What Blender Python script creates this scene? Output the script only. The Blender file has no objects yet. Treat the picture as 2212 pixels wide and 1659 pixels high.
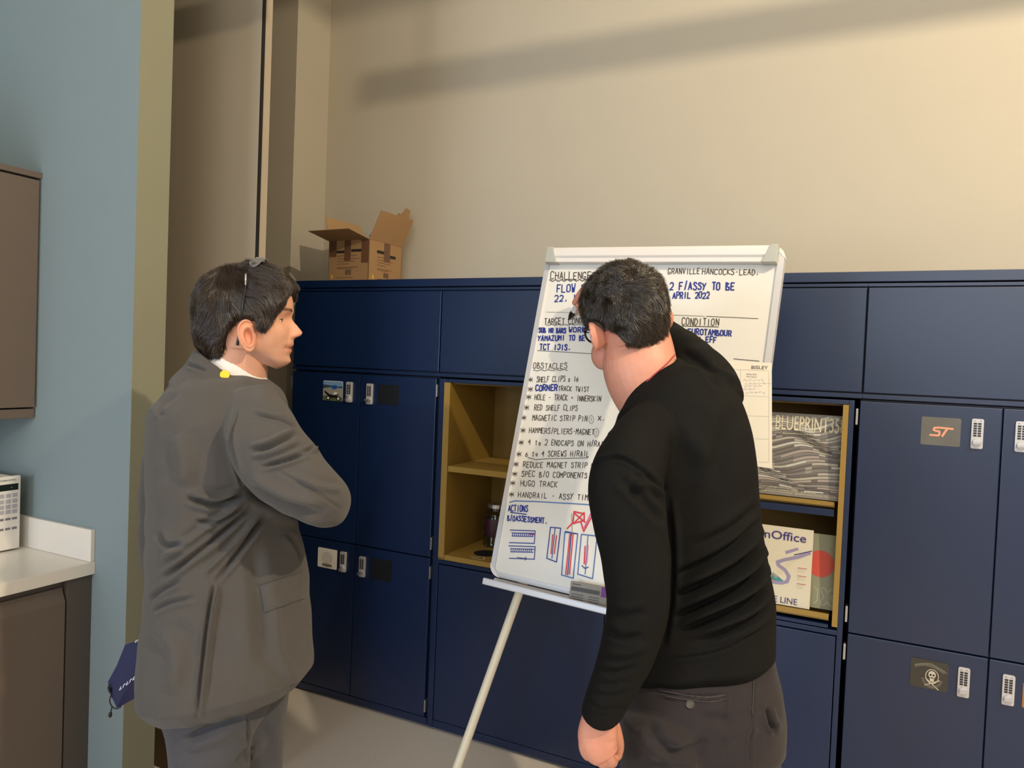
import bpy, bmesh, math, random
import numpy as np
from mathutils import Vector, Matrix
from mathutils.bvhtree import BVHTree
random.seed(7); RNG = np.random.default_rng(7)
SC = bpy.context.scene
COL = SC.collection
W, H = 2212, 1659

# ------------------------------------------------------------------ camera
F = 1620.99
CAM = np.array([2.4706, -2.6766, 1.566])
yaw, pitch, roll = -.46038, -.02879, .04003
f = np.array([math.sin(yaw)*math.cos(pitch), math.cos(yaw)*math.cos(pitch), math.sin(pitch)])
r0 = np.array([math.cos(yaw), -math.sin(yaw), 0.0]); u0 = np.cross(r0, f)
r = math.cos(roll)*r0 + math.sin(roll)*u0
u = -math.sin(roll)*r0 + math.cos(roll)*u0
cd = bpy.data.cameras.new('camera'); cam = bpy.data.objects.new('camera', cd); COL.objects.link(cam)
cd.sensor_width = 36.0; cd.lens = F/W*36.0; cd.clip_start = .05
M = Matrix.Identity(4)
for i in range(3):
    M[i][0], M[i][1], M[i][2], M[i][3] = r[i], u[i], -f[i], CAM[i]
cam.matrix_world = M
SC.camera = cam

# ------------------------------------------------------------------ world, lights, exposure
wd = bpy.data.worlds.new('world'); SC.world = wd; wd.use_nodes = True
wd.node_tree.nodes['Background'].inputs[0].default_value = (.55, .62, .75, 1)
wd.node_tree.nodes['Background'].inputs[1].default_value = .05
SC.view_settings.view_transform = 'Standard'; SC.view_settings.look = 'None'
SC.view_settings.gamma = 1; SC.view_settings.exposure = -0.12; SC.view_settings.use_curve_mapping = False

def area(name, loc, target, sx, sy, energy, color, shape='RECTANGLE'):
    l = bpy.data.lights.new(name, 'AREA'); l.shape = shape; l.size = sx
    if shape == 'RECTANGLE': l.size_y = sy
    l.energy = energy; l.color = color
    o = bpy.data.objects.new(name, l); COL.objects.link(o); o.location = loc
    o.rotation_euler = (Vector(target)-Vector(loc)).to_track_quat('-Z', 'Y').to_euler()
    return o
def point(name, loc, energy, color, radius):
    l = bpy.data.lights.new(name, 'POINT'); l.energy = energy; l.color = color; l.shadow_soft_size = radius
    o = bpy.data.objects.new(name, l); COL.objects.link(o); o.location = loc
    return o
KEY = Vector((3.9, -2.0, 3.35))
WARM = (1.0, .82, .57)
point('warm_spot', KEY, 265, WARM, .036)
area('warm_ceiling_fill', (2.4, -3.0, 4.15), (1.8, -1.0, 0), 1.8, 1.4, 30, (1.0, .86, .66))  # added fill for general warm ambient, no real fixture here
area('kitchen_window_light', (.35, -5.9, 1.5), (.8, 0, 1.0), 1.5, 1.4, 90, (.68, .82, 1.0))
area('room_window_light', (3.45, -5.9, 2.5), (2.9, 0, 1.7), 2.6, 1.9, 82, (.86, .93, 1.0))

# ------------------------------------------------------------------ pixel helpers (photo is 2212 x 1659)
def ray(x, y): return f + r*((x-W/2)/F) - u*((y-H/2)/F)
def at(x, y, d): return CAM + ray(x, y)*d
def on(x, y, ax, val):
    q = ray(x, y); return CAM + q*((val-CAM[ax])/q[ax])
def onpl(x, y, O, n):
    q = ray(x, y); return CAM + q*(np.dot(np.asarray(O)-CAM, n)/np.dot(q, n))
def proj(P):
    d = np.asarray(P, float)-CAM; z = d@f
    return W/2+F*(d@r)/z, H/2-F*(d@u)/z, z

# ------------------------------------------------------------------ materials
MATS = {}
def s2l(c): return tuple((x/255/12.92 if x/255 <= .04045 else ((x/255+.055)/1.055)**2.4) for x in c)
def mat(name, rgb=(128, 128, 128), rough=.5, metal=0.0, bump=0, bscale=200, var=0, vscale=6, spec=.5, trans=0, sheen=0, coat=0, lin=None, stretch=None):
    if name in MATS: return MATS[name]
    m = bpy.data.materials.new(name); m.use_nodes = True; MATS[name] = m
    nt = m.node_tree; b = nt.nodes['Principled BSDF']
    c = lin if lin else s2l(rgb)
    b.inputs['Base Color'].default_value = (*c, 1); b.inputs['Roughness'].default_value = rough
    b.inputs['Metallic'].default_value = metal; b.inputs['Specular IOR Level'].default_value = spec
    b.inputs['Transmission Weight'].default_value = trans
    b.inputs['Sheen Weight'].default_value = sheen; b.inputs['Coat Weight'].default_value = coat
    tc = nt.nodes.new('ShaderNodeTexCoord'); src = tc.outputs['Object']
    if stretch:
        mp = nt.nodes.new('ShaderNodeMapping'); mp.inputs['Scale'].default_value = stretch
        nt.links.new(src, mp.inputs[0]); src = mp.outputs[0]
    if var:
        n = nt.nodes.new('ShaderNodeTexNoise'); n.inputs['Scale'].default_value = vscale; n.inputs['Detail'].default_value = 4
        mx = nt.nodes.new('ShaderNodeMix'); mx.data_type = 'RGBA'
        mx.inputs[6].default_value = (*[x*(1-var) for x in c], 1); mx.inputs[7].default_value = (*[min(1, x*(1+var)) for x in c], 1)
        nt.links.new(src, n.inputs['Vector']); nt.links.new(n.outputs[0], mx.inputs[0]); nt.links.new(mx.outputs[2], b.inputs['Base Color'])
    if bump:
        n2 = nt.nodes.new('ShaderNodeTexNoise'); n2.inputs['Scale'].default_value = bscale; n2.inputs['Detail'].default_value = 3
        bp = nt.nodes.new('ShaderNodeBump'); bp.inputs['Strength'].default_value = bump; bp.inputs['Distance'].default_value = .002
        nt.links.new(src, n2.inputs['Vector']); nt.links.new(n2.outputs[0], bp.inputs['Height']); nt.links.new(bp.outputs[0], b.inputs['Normal'])
    return m

# ------------------------------------------------------------------ mesh builder
class MB:
    def __init__(s): s.v = []; s.f = []; s.mi = []; s.mats = []
    def _m(s, m):
        if m not in s.mats: s.mats.append(m)
        return s.mats.index(m)
    def add(s, vs, fs, m):
        b = len(s.v); k = s._m(m)
        s.v += [tuple(map(float, p)) for p in vs]
        for q in fs: s.f.append([b+i for i in q]); s.mi.append(k)
        return s
    def box(s, a, b, m, fr=None):
        x0, y0, z0 = a; x1, y1, z1 = b
        vs = [(x0,y0,z0),(x1,y0,z0),(x1,y1,z0),(x0,y1,z0),(x0,y0,z1),(x1,y0,z1),(x1,y1,z1),(x0,y1,z1)]
        if fr is not None: vs = [fr(p) for p in vs]
        return s.add(vs, [(0,3,2,1),(4,5,6,7),(0,1,5,4),(1,2,6,5),(2,3,7,6),(3,0,4,7)], m)
    def poly(s, pts, m): return s.add(pts, [tuple(range(len(pts)))], m)
    def prism(s, poly, fr, z0, z1, m):       # poly 2-D, fr maps (x,y,z) to the world
        n = len(poly)
        vs = [fr((x, y, z0)) for x, y in poly]+[fr((x, y, z1)) for x, y in poly]
        fs = [tuple(range(n-1, -1, -1)), tuple(range(n, 2*n))]+[(i, (i+1) % n, n+(i+1) % n, n+i) for i in range(n)]
        return s.add(vs, fs, m)
    def tube(s, pts, rad, m, n=8, flat=1.0):
        pts = [np.array(p, float) for p in pts]; k = len(pts)
        rad = rad if hasattr(rad, '__len__') else [rad]*k
        vs = []; prev = None
        for i, p in enumerate(pts):
            t = pts[min(i+1, k-1)]-pts[max(i-1, 0)]; t = t/(np.linalg.norm(t)+1e-12)
            a = prev if prev is not None else (np.array([0, 0, 1.0]) if abs(t[2]) < .9 else np.array([1.0, 0, 0]))
            a = a-t*np.dot(a, t); a /= np.linalg.norm(a)+1e-12; prev = a; b = np.cross(t, a)
            for j in range(n):
                w = 2*math.pi*j/n; vs.append(p+rad[i]*(a*math.cos(w)+b*math.sin(w)*flat))
        fs = [(i*n+j, i*n+(j+1) % n, (i+1)*n+(j+1) % n, (i+1)*n+j) for i in range(k-1) for j in range(n)]
        fs += [tuple(range(n-1, -1, -1)), tuple(range((k-1)*n, k*n))]
        return s.add(vs, fs, m)
    def lathe(s, prof, O, m, n=24, ax=(0, 0, 1)):   # prof: (radius, height)
        az = np.array(ax, float); az /= np.linalg.norm(az)
        a = np.cross(az, [1, 0, 0] if abs(az[0]) < .9 else [0, 1, 0]); a /= np.linalg.norm(a); b = np.cross(az, a)
        O = np.array(O, float)
        pts = [O+az*h+R*(a*math.cos(2*math.pi*j/n)+b*math.sin(2*math.pi*j/n)) for R, h in prof for j in range(n)]
        k = len(prof)
        fs = [(i*n+j, i*n+(j+1) % n, (i+1)*n+(j+1) % n, (i+1)*n+j) for i in range(k-1) for j in range(n)]
        fs += [tuple(range(n-1, -1, -1)), tuple(range((k-1)*n, k*n))]
        return s.add(pts, fs, m)
    def ribbon(s, pts, wd, n, m):                # a flat mitred stroke
        n = np.asarray(n, float); P = [np.array(pts[0], float)]
        for p in pts[1:]:
            if np.linalg.norm(np.array(p)-P[-1]) > 1e-6: P.append(np.array(p, float))
        if len(P) < 2: return s
        s.rc = getattr(s, 'rc', 0)+1; up = n*(1.5e-5*(s.rc % 16))
        T = [(b-a)/np.linalg.norm(b-a) for a, b in zip(P[:-1], P[1:])]; h = wd/2
        for i in range(1, len(T)):
            if T[i-1]@T[i] < .4:                 # a sharp corner ends one stroke and starts the next
                return s.ribbon(P[:i+1], wd, n, m).ribbon(P[i:], wd, n, m)
        lines = [P[0]-T[0]*h*.6]+P[1:-1]+[P[-1]+T[-1]*h*.6]; vs = []
        for i, p in enumerate(lines):
            a = T[max(i-1, 0)]; b = T[min(i, len(T)-1)]; t = a+b; L = np.linalg.norm(t)
            t = t/np.linalg.norm(t); sd = np.cross(n, t); k = 1/max(.62, abs(float(t@b)))
            vs += [p-sd*h*k+up, p+sd*h*k+up]
        return s.add(vs, [(2*i, 2*i+2, 2*i+3, 2*i+1) for i in range(len(lines)-1)], m)
    def text(s, body, O, ex, ey, w, h, m, off=0.0006, bold=0):
        cu = bpy.data.curves.new('t', 'FONT'); cu.body = body; cu.offset = bold; cu.fill_mode = 'FRONT'; cu.resolution_u = 3
        ob = bpy.data.objects.new('t', cu); COL.objects.link(ob)
        dg = bpy.context.evaluated_depsgraph_get(); me = bpy.data.meshes.new_from_object(ob.evaluated_get(dg))
        P = np.array([v.co[:] for v in me.vertices]); lo, hi = P.min(0), P.max(0)
        O = np.array(O, float); ex = np.array(ex, float); ey = np.array(ey, float); n = np.cross(ex, ey)
        vs = [O+ex*((p[0]-lo[0])/(hi[0]-lo[0])*w)+ey*((p[1]-lo[1])/(hi[1]-lo[1])*h)+n*off for p in P]
        s.add(vs, [tuple(q.vertices) for q in me.polygons], m)
        bpy.data.objects.remove(ob); bpy.data.curves.remove(cu); bpy.data.meshes.remove(me)
        return s
    def build(s, name, parent=None, bevel=0, smooth=False, seg=2, loc=None):
        me = bpy.data.meshes.new(name)
        off = np.array(parent['_loc']) if parent is not None else (np.array(loc, float) if loc is not None else np.zeros(3))
        me.from_pydata([tuple(np.array(p)-off) for p in s.v], [], s.f)
        for m in s.mats: me.materials.append(m)
        me.polygons.foreach_set('material_index', s.mi)
        bm = bmesh.new(); bm.from_mesh(me)
        bmesh.ops.recalc_face_normals(bm, faces=bm.faces[:])
        if bevel: bmesh.ops.bevel(bm, geom=bm.edges[:], offset=bevel, segments=seg, affect='EDGES', profile=.6)
        bm.to_mesh(me); bm.free()
        if smooth:
            me.polygons.foreach_set('use_smooth', [True]*len(me.polygons))
            me.set_sharp_from_angle(angle=math.radians(40))
        o = bpy.data.objects.new(name, me); COL.objects.link(o)
        if parent is not None: o.parent = parent
        elif loc is not None: o.location = loc
        if parent is None: o['_loc'] = [float(x) for x in off]
        else: o['_loc'] = [float(x) for x in parent['_loc']]
        return o
def tag(o, label, cat, group=None):
    o['label'] = label; o['category'] = cat
    if group: o['group'] = group
    return o
def thing(name, loc, label, cat, group=None):
    o = bpy.data.objects.new(name, None); COL.objects.link(o); o.location = tuple(float(x) for x in loc); o.empty_display_size = .05
    o['_loc'] = [float(x) for x in loc]
    return tag(o, label, cat, group)
def struct(o): o['kind'] = 'structure'; return o
def rrect(x0, y0, x1, y1, rd, n=5):
    out = []
    for cx, cy, a0 in ((x1-rd, y1-rd, 0), (x0+rd, y1-rd, 90), (x0+rd, y0+rd, 180), (x1-rd, y0+rd, 270)):
        for k in range(n+1):
            a = math.radians(a0+90*k/n); out.append((cx+rd*math.cos(a), cy+rd*math.sin(a)))
    return out
# ------------------------------------------------------------------ materials in use
m_wall = mat('warm_white_paint', (198, 190, 173), .85, bump=.05, bscale=120, var=.02)
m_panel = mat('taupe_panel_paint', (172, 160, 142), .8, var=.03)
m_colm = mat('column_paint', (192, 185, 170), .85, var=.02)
m_blue = mat('pale_blue_grey_paint', (130, 145, 149), .8, bump=.05, bscale=150, var=.02)
m_end = mat('olive_grey_paint', (136, 136, 116), .8, var=.02)
m_ceil = mat('ceiling_paint', (205, 202, 196), .9)
m_black = mat('black_recess', (8, 8, 10), .8)
m_navy = mat('navy_powder_coat', lin=(.0008, .0140, .066), rough=.36, bump=.05, bscale=900, spec=.72)
m_navyb = mat('navy_carcass', lin=(.0015, .006, .03), rough=.5)
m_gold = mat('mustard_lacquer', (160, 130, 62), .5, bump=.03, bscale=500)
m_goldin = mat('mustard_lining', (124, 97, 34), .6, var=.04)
m_steel = mat('brushed_steel', (196, 196, 200), .3, .9)
m_silver = mat('silver_plastic', (200, 200, 206), .32, .25)
m_key = mat('dark_keys', (30, 28, 30), .4)
m_white = mat('white_plastic', (226, 224, 222), .4)
m_floor = mat('speckled_floor', (222, 214, 205), .75, var=.10, vscale=90, bump=.15, bscale=220)
m_skirt = mat('brown_skirting', (92, 72, 50), .6)

# ------------------------------------------------------------------ room shell
def slab(name, a, b, m, bevel=0): return struct(MB().box(a, b, m).build(name, bevel=bevel))
YB = .47
slab('floor', (-3.2, -6.2, -.1), (7.2, .7, 0), m_floor)
slab('ceiling', (-3.2, -6.2, 4.25), (7.2, .7, 4.35), m_ceil)
slab('wall_back', (-.3, YB, 0), (7.2, YB+.2, 4.25), m_wall)
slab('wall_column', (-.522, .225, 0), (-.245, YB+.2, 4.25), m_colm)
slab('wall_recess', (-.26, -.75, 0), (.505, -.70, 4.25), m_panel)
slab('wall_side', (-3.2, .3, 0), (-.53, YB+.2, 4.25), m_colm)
slab('baseboard_recess', (-.26, -.762, 0), (.505, -.75, .142), m_skirt)
slab('shadow_gap_1', (.505, -.748, 0), (.509, -.735, 4.25), m_black)  # thin black strip standing in for the dark shadow gap at this edge
slab('wall_right', (7.0, -6.2, 0), (7.2, .7, 4.25), m_wall)
slab('wall_front', (-3.2, -6.2, 0), (7.2, -6.0, 4.25), m_wall)
slab('wall_left', (-3.2, -6.2, 0), (-3.0, .7, 4.25), m_wall)
slab('wall_partition', (-.26, -1.2, 0), (.492, -1.09, 4.25), m_blue)
slab('wall_partition_end', (.492, -1.2, 0), (.4935, -1.09, 4.25), m_end)
slab('wall_kitchen', (-.42, -6.0, 0), (-.26, -1.09, 4.25), m_blue)

# ------------------------------------------------------------------ suspended rails near the ceiling (the long two throw the soft wall bands; the short one is added)
m_rail = mat('grey_rail', (90, 90, 94), .5, .4)
def rail(x0, x1, y, z, lab):
    t = thing('shadow_rail', ((x0+x1)/2, y, z), lab, 'cable rail', 'suspended cable rails')
    MB().box((x0, y-.02, z-.03), (x1, y+.02, z+.04), m_rail).build('rail', t, .004)
    for x in (x0+.15, (x0+x1)/2, x1-.15): MB().tube([(x, y, z+.028), (x, y, 4.255)], .004, m_rail, 6).build('hanger', t)
rail(2.17, 4.6, -.9, 3.165, 'lower grey cable rail hung on thin rods before the cream wall')
rail(.4, 3.05, -1.15, 3.37, 'upper grey cable rail hung on thin rods before the cream wall')
rail(.72, 1.52, -1.125, 2.925, 'short lowest grey rail added to shade the recess wall, hung on thin rods near the partition')  # unseen rail added only to drop a shadow band on the recess wall
lampt = thing('spot_lamp', (KEY[0], KEY[1], KEY[2]+.12), 'warm spot lamp hung from the ceiling on a rod', 'lamp')
MB().lathe([(.05, 0), (.075, .0), (.075, .1), (.03, .14)], (KEY[0], KEY[1], KEY[2]+.1), m_white, 20).build('lamp_shade', lampt)
MB().tube([(KEY[0], KEY[1], KEY[2]+.23), (KEY[0], KEY[1], 4.255)], .008, m_rail, 8).build('rod', lampt)

# ------------------------------------------------------------------ locker wall
ZT, ZA, ZB_, ZE, ZC, ZP = 1.904, 1.853, 1.513, 1.489, .728, .043
def cab_top():
    MBt = MB().box((-.004, -.001, 1.871), (3.204, .455, ZT), m_navy)
    tag(MBt.build('cabinet_top', bevel=.002), 'long navy top panel running over the whole locker wall', 'cabinet top')
cab_top()
def top_unit(x0, x1, lab):
    t = thing('overhead_cabinet', ((x0+x1)/2, .23, ZE+.004), lab, 'cabinet', 'overhead cabinets on the lockers')
    b = MB().box((x0+.001, .018, ZE+.004), (x1-.001, .45, 1.869), m_navyb)
    b.build('body', t)
    MB().box((x0, .001, 1.856), (x1, .0175, 1.866), m_navy).build('top_rail', t, .001)
    MB().box((x0, .001, ZE+.006), (x1, .0175, ZB_-.004), m_navy).build('bottom_rail', t, .001)
    MB().box((x0+.0025, 0, ZB_+.001), (x1-.0025, .0175, ZA-.001), m_navy).build('door', t, .0022)
top_unit(0, .8, 'dark navy overhead cabinet with the open carton standing above it')
top_unit(.8, 1.606, 'navy overhead cabinet behind the flipchart top left edge')
top_unit(1.606, 2.408, 'navy overhead cabinet above the two magazine shelves')
top_unit(2.408, 3.2, 'greyish navy overhead cabinet at the right end, above the orange lettered card')

def lock(x, z, par, turn=0):
    # x,z = lower-left corner, .032 wide, .091 high
    lk = MB().prism(rrect(x, z, x+.032, z+.091, .005), lambda p: (p[0], -p[2], p[1]), .0, .009, m_silver).build('keypad_lock', par, .0012)
    k = MB()
    for i in range(2):
        for j in range(6):
            k.box((x+.0055+i*.0115, -.0105, z+.0375+j*.0073), (x+.0055+i*.0115+.0085, -.0085, z+.0375+j*.0073+.0048), m_key)
    for i in range(2): k.box((x+.006+i*.015, -.0094, z+.084), (x+.010+i*.015, -.0088, z+.0855), m_key)
    k.build('keys', lk)
    kn = MB().lathe([(.0125, .0085), (.0125, .012), (.0115, .0132)], (x+.016, 0, z+.019), m_silver, 28, (0, -1, 0))
    a = turn; ca, sa = math.cos(a), math.sin(a)
    kn.box((-.0118, -.026, -.0042), (.0118, -.0125, .0042), m_steel, lambda p: (x+.016+p[0]*ca-p[2]*sa, p[1], z+.019+p[0]*sa+p[2]*ca))
    kn.build('thumb_turn', lk, .001)
def hinge(x, z, par):
    MB().box((x-.006, -.004, z-.026), (x+.001, .0195, z+.026), m_steel).build('hinge', par, .001)
def lockers(x0, lab, locks):
    t = thing('locker_cabinet', (x0+.4, .23, 0), lab, 'locker', 'four door locker cabinets')
    MB().box((x0+.004, .02, .01), (x0+.796, .45, ZE+.002), m_navyb).build('body', t)
    MB().box((x0+.001, .004, .012), (x0+.799, .03, ZP), m_navy).build('plinth', t, .002)
    xm = x0+.3945
    for i, (a, b) in enumerate(((x0+.003, xm-.0018), (xm+.0018, x0+.789))):
        for j, (c, d) in enumerate(((ZC+.002, ZE-.003), (ZP+.004, ZC-.003))):
            dr = MB().box((a, 0, c), (b, .019, d), m_navy).build('door', t, .0025)
            q = locks.get((i, j))
            if q: lock(q[0], q[1], dr, q[2])
    for xh in (x0+.795, x0-.002):
        for z in (1.435, .789, .665, .095): hinge(xh, z, t)
    for xf in (x0+.06, x0+.74):
        MB().lathe([(.018, 0), (.018, .012)], (xf, .05, 0), m_black, 12).build('foot', t)
lockers(0, 'dark navy four door locker cabinet at the left end with the photo magnet', {(0, 0): (.322, 1.359, 1.2), (1, 0): (.434, 1.357, 0), (0, 1): (.320, .596, .9), (1, 1): (.4265, .591, .3)})
lockers(2.4, 'navy four door locker cabinet at the right end with the orange lettered card', {(0, 0): (2.714, 1.360, .05), (1, 0): (2.8265, 1.360, .05), (0, 1): (2.716, .595, 0), (1, 1): (2.8315, .598, 0)})

def magnet(name, x0, z0, x1, z1, m, lab, cat, deco=None):
    b = MB().prism(rrect(x0, z0, x1, z1, .005), lambda p: (p[0], -p[2], p[1]), .0004, .002, m)
    if deco: deco(b, x0, z0, x1-x0, z1-z0)
    return tag(b.build(name), lab, cat)
def dq(b, x0, z0, w, h, pts, m, y=-.0026): b.poly([(x0+w*px, y, z0+h*pz) for px, pz in pts], m)
def ell(cx, cy, rx, ry, n=20, a0=0, a1=360): return [(cx+rx*math.cos(math.radians(a0+(a1-a0)*k/n)), cy+ry*math.sin(math.radians(a0+(a1-a0)*k/n))) for k in range(n+(0 if a1-a0 == 360 else 1))]
G = lambda n, c: mat(n, c, .45)
def photo_deco(b, x, z, w, h):
    dq(b, x, z, w, h, [(.0, .62), (1, .62), (1, .97), (0, .97)], G('print_sky', (120, 160, 205)))
    dq(b, x, z, w, h, [(.0, .0), (1, .0), (1, .62), (0, .62)], G('print_ground', (160, 155, 145)), -.00255)
    dq(b, x, z, w, h, [(0, 0), (1, 0), (1, .2), (0, .25)], G('print_grass', (92, 104, 70)), -.0027)
    dq(b, x, z, w, h, [(0, .6), (.35, .68), (1, .66), (1, .76), (.6, .72), (.3, .78), (0, .8)], G('print_hills', (62, 78, 92)), -.0027)
    dq(b, x, z, w, h, [(.46, .58), (.7, .6), (.7, .8), (.46, .78)], G('print_blue', (36, 92, 160)), -.0029)
    k = G('print_black', (24, 24, 26)); wt = G('print_white', (225, 225, 225))
    for cx in (.28, .8):
        dq(b, x, z, w, h, ell(cx, .13, .11, .12), k, -.0029); dq(b, x, z, w, h, ell(cx, .13, .06, .065), wt, -.0031)
    dq(b, x, z, w, h, [(.3, .2), (.45, .14), (.7, .16), (.8, .34), (.62, .42), (.5, .3), (.32, .34), (.1, .5), (.08, .42)], k, -.0030)
    dq(b, x, z, w, h, [(.52, .3), (.72, .32), (.76, .44), (.58, .46)], wt, -.0032)
magnet('photo_magnet', .187, 1.36, .2985, 1.45, G('print_white', (225, 225, 225)), 'photo magnet of a motorbike under blue sky on upper left locker door', 'magnet', photo_deco)
def card_deco(b, x, z, w, h):
    dq(b, x, z, w, h, ell(.5, .52, .3, .32), G('print_pale', (205, 204, 202)))
    dq(b, x, z, w, h, [(.24, .1), (.5, .06), (.78, .1), (.74, .22), (.26, .22)], G('print_mid', (120, 112, 110)), -.0028)
magnet('white_card_magnet', .188, .598, .2975, .687, G('card_white', (228, 226, 222)), 'white square card magnet with pale print on lower left locker door', 'magnet', card_deco)
m_dk = mat('dark_magnet', (26, 30, 34), .35, var=.25, vscale=30)
magnet('dark_magnet', .4945, 1.361, .602, 1.447, m_dk, 'plain blackish square magnet on the upper locker door beside the tall niche', 'magnet')
magnet('dark_magnet', .4845, .592, .597, .684, m_dk, 'plain blackish square magnet on the lower locker door beside the tall niche', 'magnet')
m_slate = mat('slate_card', (98, 98, 94), .35, var=.25, vscale=14)
def st_deco(b, x, z, w, h):
    o = G('print_orange', (232, 160, 128))
    fr = lambda px, pz: (x+w*px, -.0027, z+h*pz)
    # slanted S and T drawn as bars
    for pts in ([(.42, .64), (.80, .62)], [(.34, .62), (.44, .635)], [(.335, .615), (.325, .545), (.37, .515), (.46, .51), (.475, .47), (.46, .37), (.43, .355), (.24, .36)], [(.66, .61), (.545, .345)]):
        b.ribbon([fr(*p) for p in pts], .0062, (0, -1, 0), o)
magnet('st_card', 2.58, 1.361, 2.687, 1.4485, m_slate, 'slate grey card with slanted orange letters on upper right locker door', 'card', st_deco)
def skull_deco(b, x, z, w, h):
    a = G('print_bone', (206, 200, 184)); c = G('print_greybone', (142, 138, 128))
    fr = lambda px, pz: (x+w*px, -.0029, z+h*pz)
    b.ribbon([fr(*p) for p in ell(.58, .46, .17, .24, 24)+[(.75, .46)]], .0022, (0, -1, 0), a)
    dq(b, x, z, w, h, ell(.58, .52, .1, .13), a); dq(b, x, z, w, h, [(.53, .28), (.63, .28), (.64, .42), (.52, .42)], a)
    for cx in (.54, .62): dq(b, x, z, w, h, ell(cx, .51, .026, .035), m_black, -.003)
    dq(b, x, z, w, h, [(.57, .42), (.59, .42), (.58, .46)], m_black, -.003)
    b.ribbon([fr(.42, .36), fr(.76, .04)], .0028, (0, -1, 0), a); b.ribbon([fr(.78, .36), fr(.4, .12)], .0028, (0, -1, 0), a)
    for k in range(26):
        t = math.pi*(1.08+.84*k/25); b.ribbon([fr(.58+.22*math.cos(t), .44+.3*math.sin(t)), fr(.58+.29*math.cos(t), .44+.39*math.sin(t))], .0012, (0, -1, 0), c)
    for k in range(20):
        q = k/19; px = .12+.76*q; pz = .74+.12*math.sin(q*3.3)-.05*q
        b.ribbon([fr(px, pz-.05), fr(px+.018, pz+.06)], .0017, (0, -1, 0), c)
    b.ribbon([fr(.1, .76), fr(.3, .83), fr(.55, .9), fr(.72, .78), fr(.98, .66)], .0015, (0, -1, 0), c)
magnet('emblem_card', 2.588, .597, 2.691, .688, mat('dark_card', (60, 58, 52), .4, var=.2, vscale=20), 'dark card with pale skull and crossed swords on lower right locker door', 'card', skull_deco)
magnet('copper_magnet', 2.884, .598, 2.96, .675, mat('copper_print', (168, 110, 66), .4), 'copper coloured card magnet cut off at the right picture edge', 'magnet')

# ------------------------------------------------------------------ open niche units
def niche(x0, lab, shelves, strip):
    x1 = x0+.8; t = thing('niche_cabinet', (x0+.4, .23, 0), lab, 'cabinet', 'open niche cabinets')
    a, b, zb, zt = x0+.03, x1-.03, .745, 1.472
    MB().box((x0+.004, .42, .01), (x1-.004, .45, ZE+.002), m_navyb).build('back_panel', t)
    for xa, xb in ((x0+.004, x0+.03), (x1-.03, x1-.013)):
        MB().box((xa, .002, .012), (xb, .42, ZE-.002), m_navy).build('side_panel', t, .0015)
    MB().box((a, .002, zt), (b, .42, ZE-.002), m_navy).build('top_panel', t, .0015)
    MB().box((a, .002, .711), (b, .42, zb-.018), m_navy).build('middle_panel', t, .0015)
    MB().box((a, .004, .012), (b, .42, ZP), m_navy).build('plinth', t, .0015)
    MB().box((a+.003, .003, ZP+.003), (b-.003, .02, .706), m_navy).build('door', t, .002)
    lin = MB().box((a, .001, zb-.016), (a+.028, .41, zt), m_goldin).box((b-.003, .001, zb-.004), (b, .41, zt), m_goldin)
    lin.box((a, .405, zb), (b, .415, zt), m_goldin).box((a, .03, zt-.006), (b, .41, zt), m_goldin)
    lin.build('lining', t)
    MB().box((a-.0005, -.0005, zb-.006), (a+.027, .0015, zt-.001), m_gold).build('edge_trim', t)
    MB().box((b-.0165, -.0005, zb-.006), (b+.0005, .0015, zt-.001), m_gold).build('edge_trim', t)
    shelves(t, a+.028, b-.028)
    return t
def sh_left(t, a, b):
    MB().box((a, .006, 1.100), (b, .405, 1.124), m_gold).build('shelf', t, .0015)
    fl = MB().box((a, .004, .729), (b, .405, .750), m_gold); fl.build('niche_floor', t)
    hl = MB().lathe([(.052, 0), (.052, .0012)], (.99, .125, .7503), m_black, 36); hl.build('bin_hole', t)
    tri = MB(); g = mat('sticker_white', (214, 206, 188), .5)
    P = [(.965, .028), (1.035, .02), (1.01, .075)]
    ctr = np.mean(P, 0)
    for k in range(3):
        q0 = np.array(P[k]); q1 = np.array(P[(k+1) % 3]); d = q1-q0
        tri.ribbon([(*(q0+d*.12), .7512), (*(q1-d*.12), .7512)], .006, (0, 0, 1), g)
    tri.build('recycling_sticker', t)
niche(.8, 'navy niche cabinet with mustard inside, a jar on its floor', sh_left, 0)
def sh_right(t, a, b):
    MB().box((a, .03, 1.126), (b, .405, 1.132), m_gold).box((a, .02, 1.132), (b, .026, 1.146), m_gold).build('shelf', t)
    MB().box((a, .006, 1.100), (b, .03, 1.122), m_navy).build('shelf_rail', t, .001)
    MB().box((a, .02, .750), (b, .405, .760), m_gold).box((a, .012, .757), (b, .018, .774), m_gold).build('niche_floor', t)
    MB().box((a, .004, .730), (b, .02, .741), m_navy).build('lower_rail', t, .001)
niche(1.6, 'navy niche cabinet with mustard inside displaying magazines', sh_right, 1)

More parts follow.
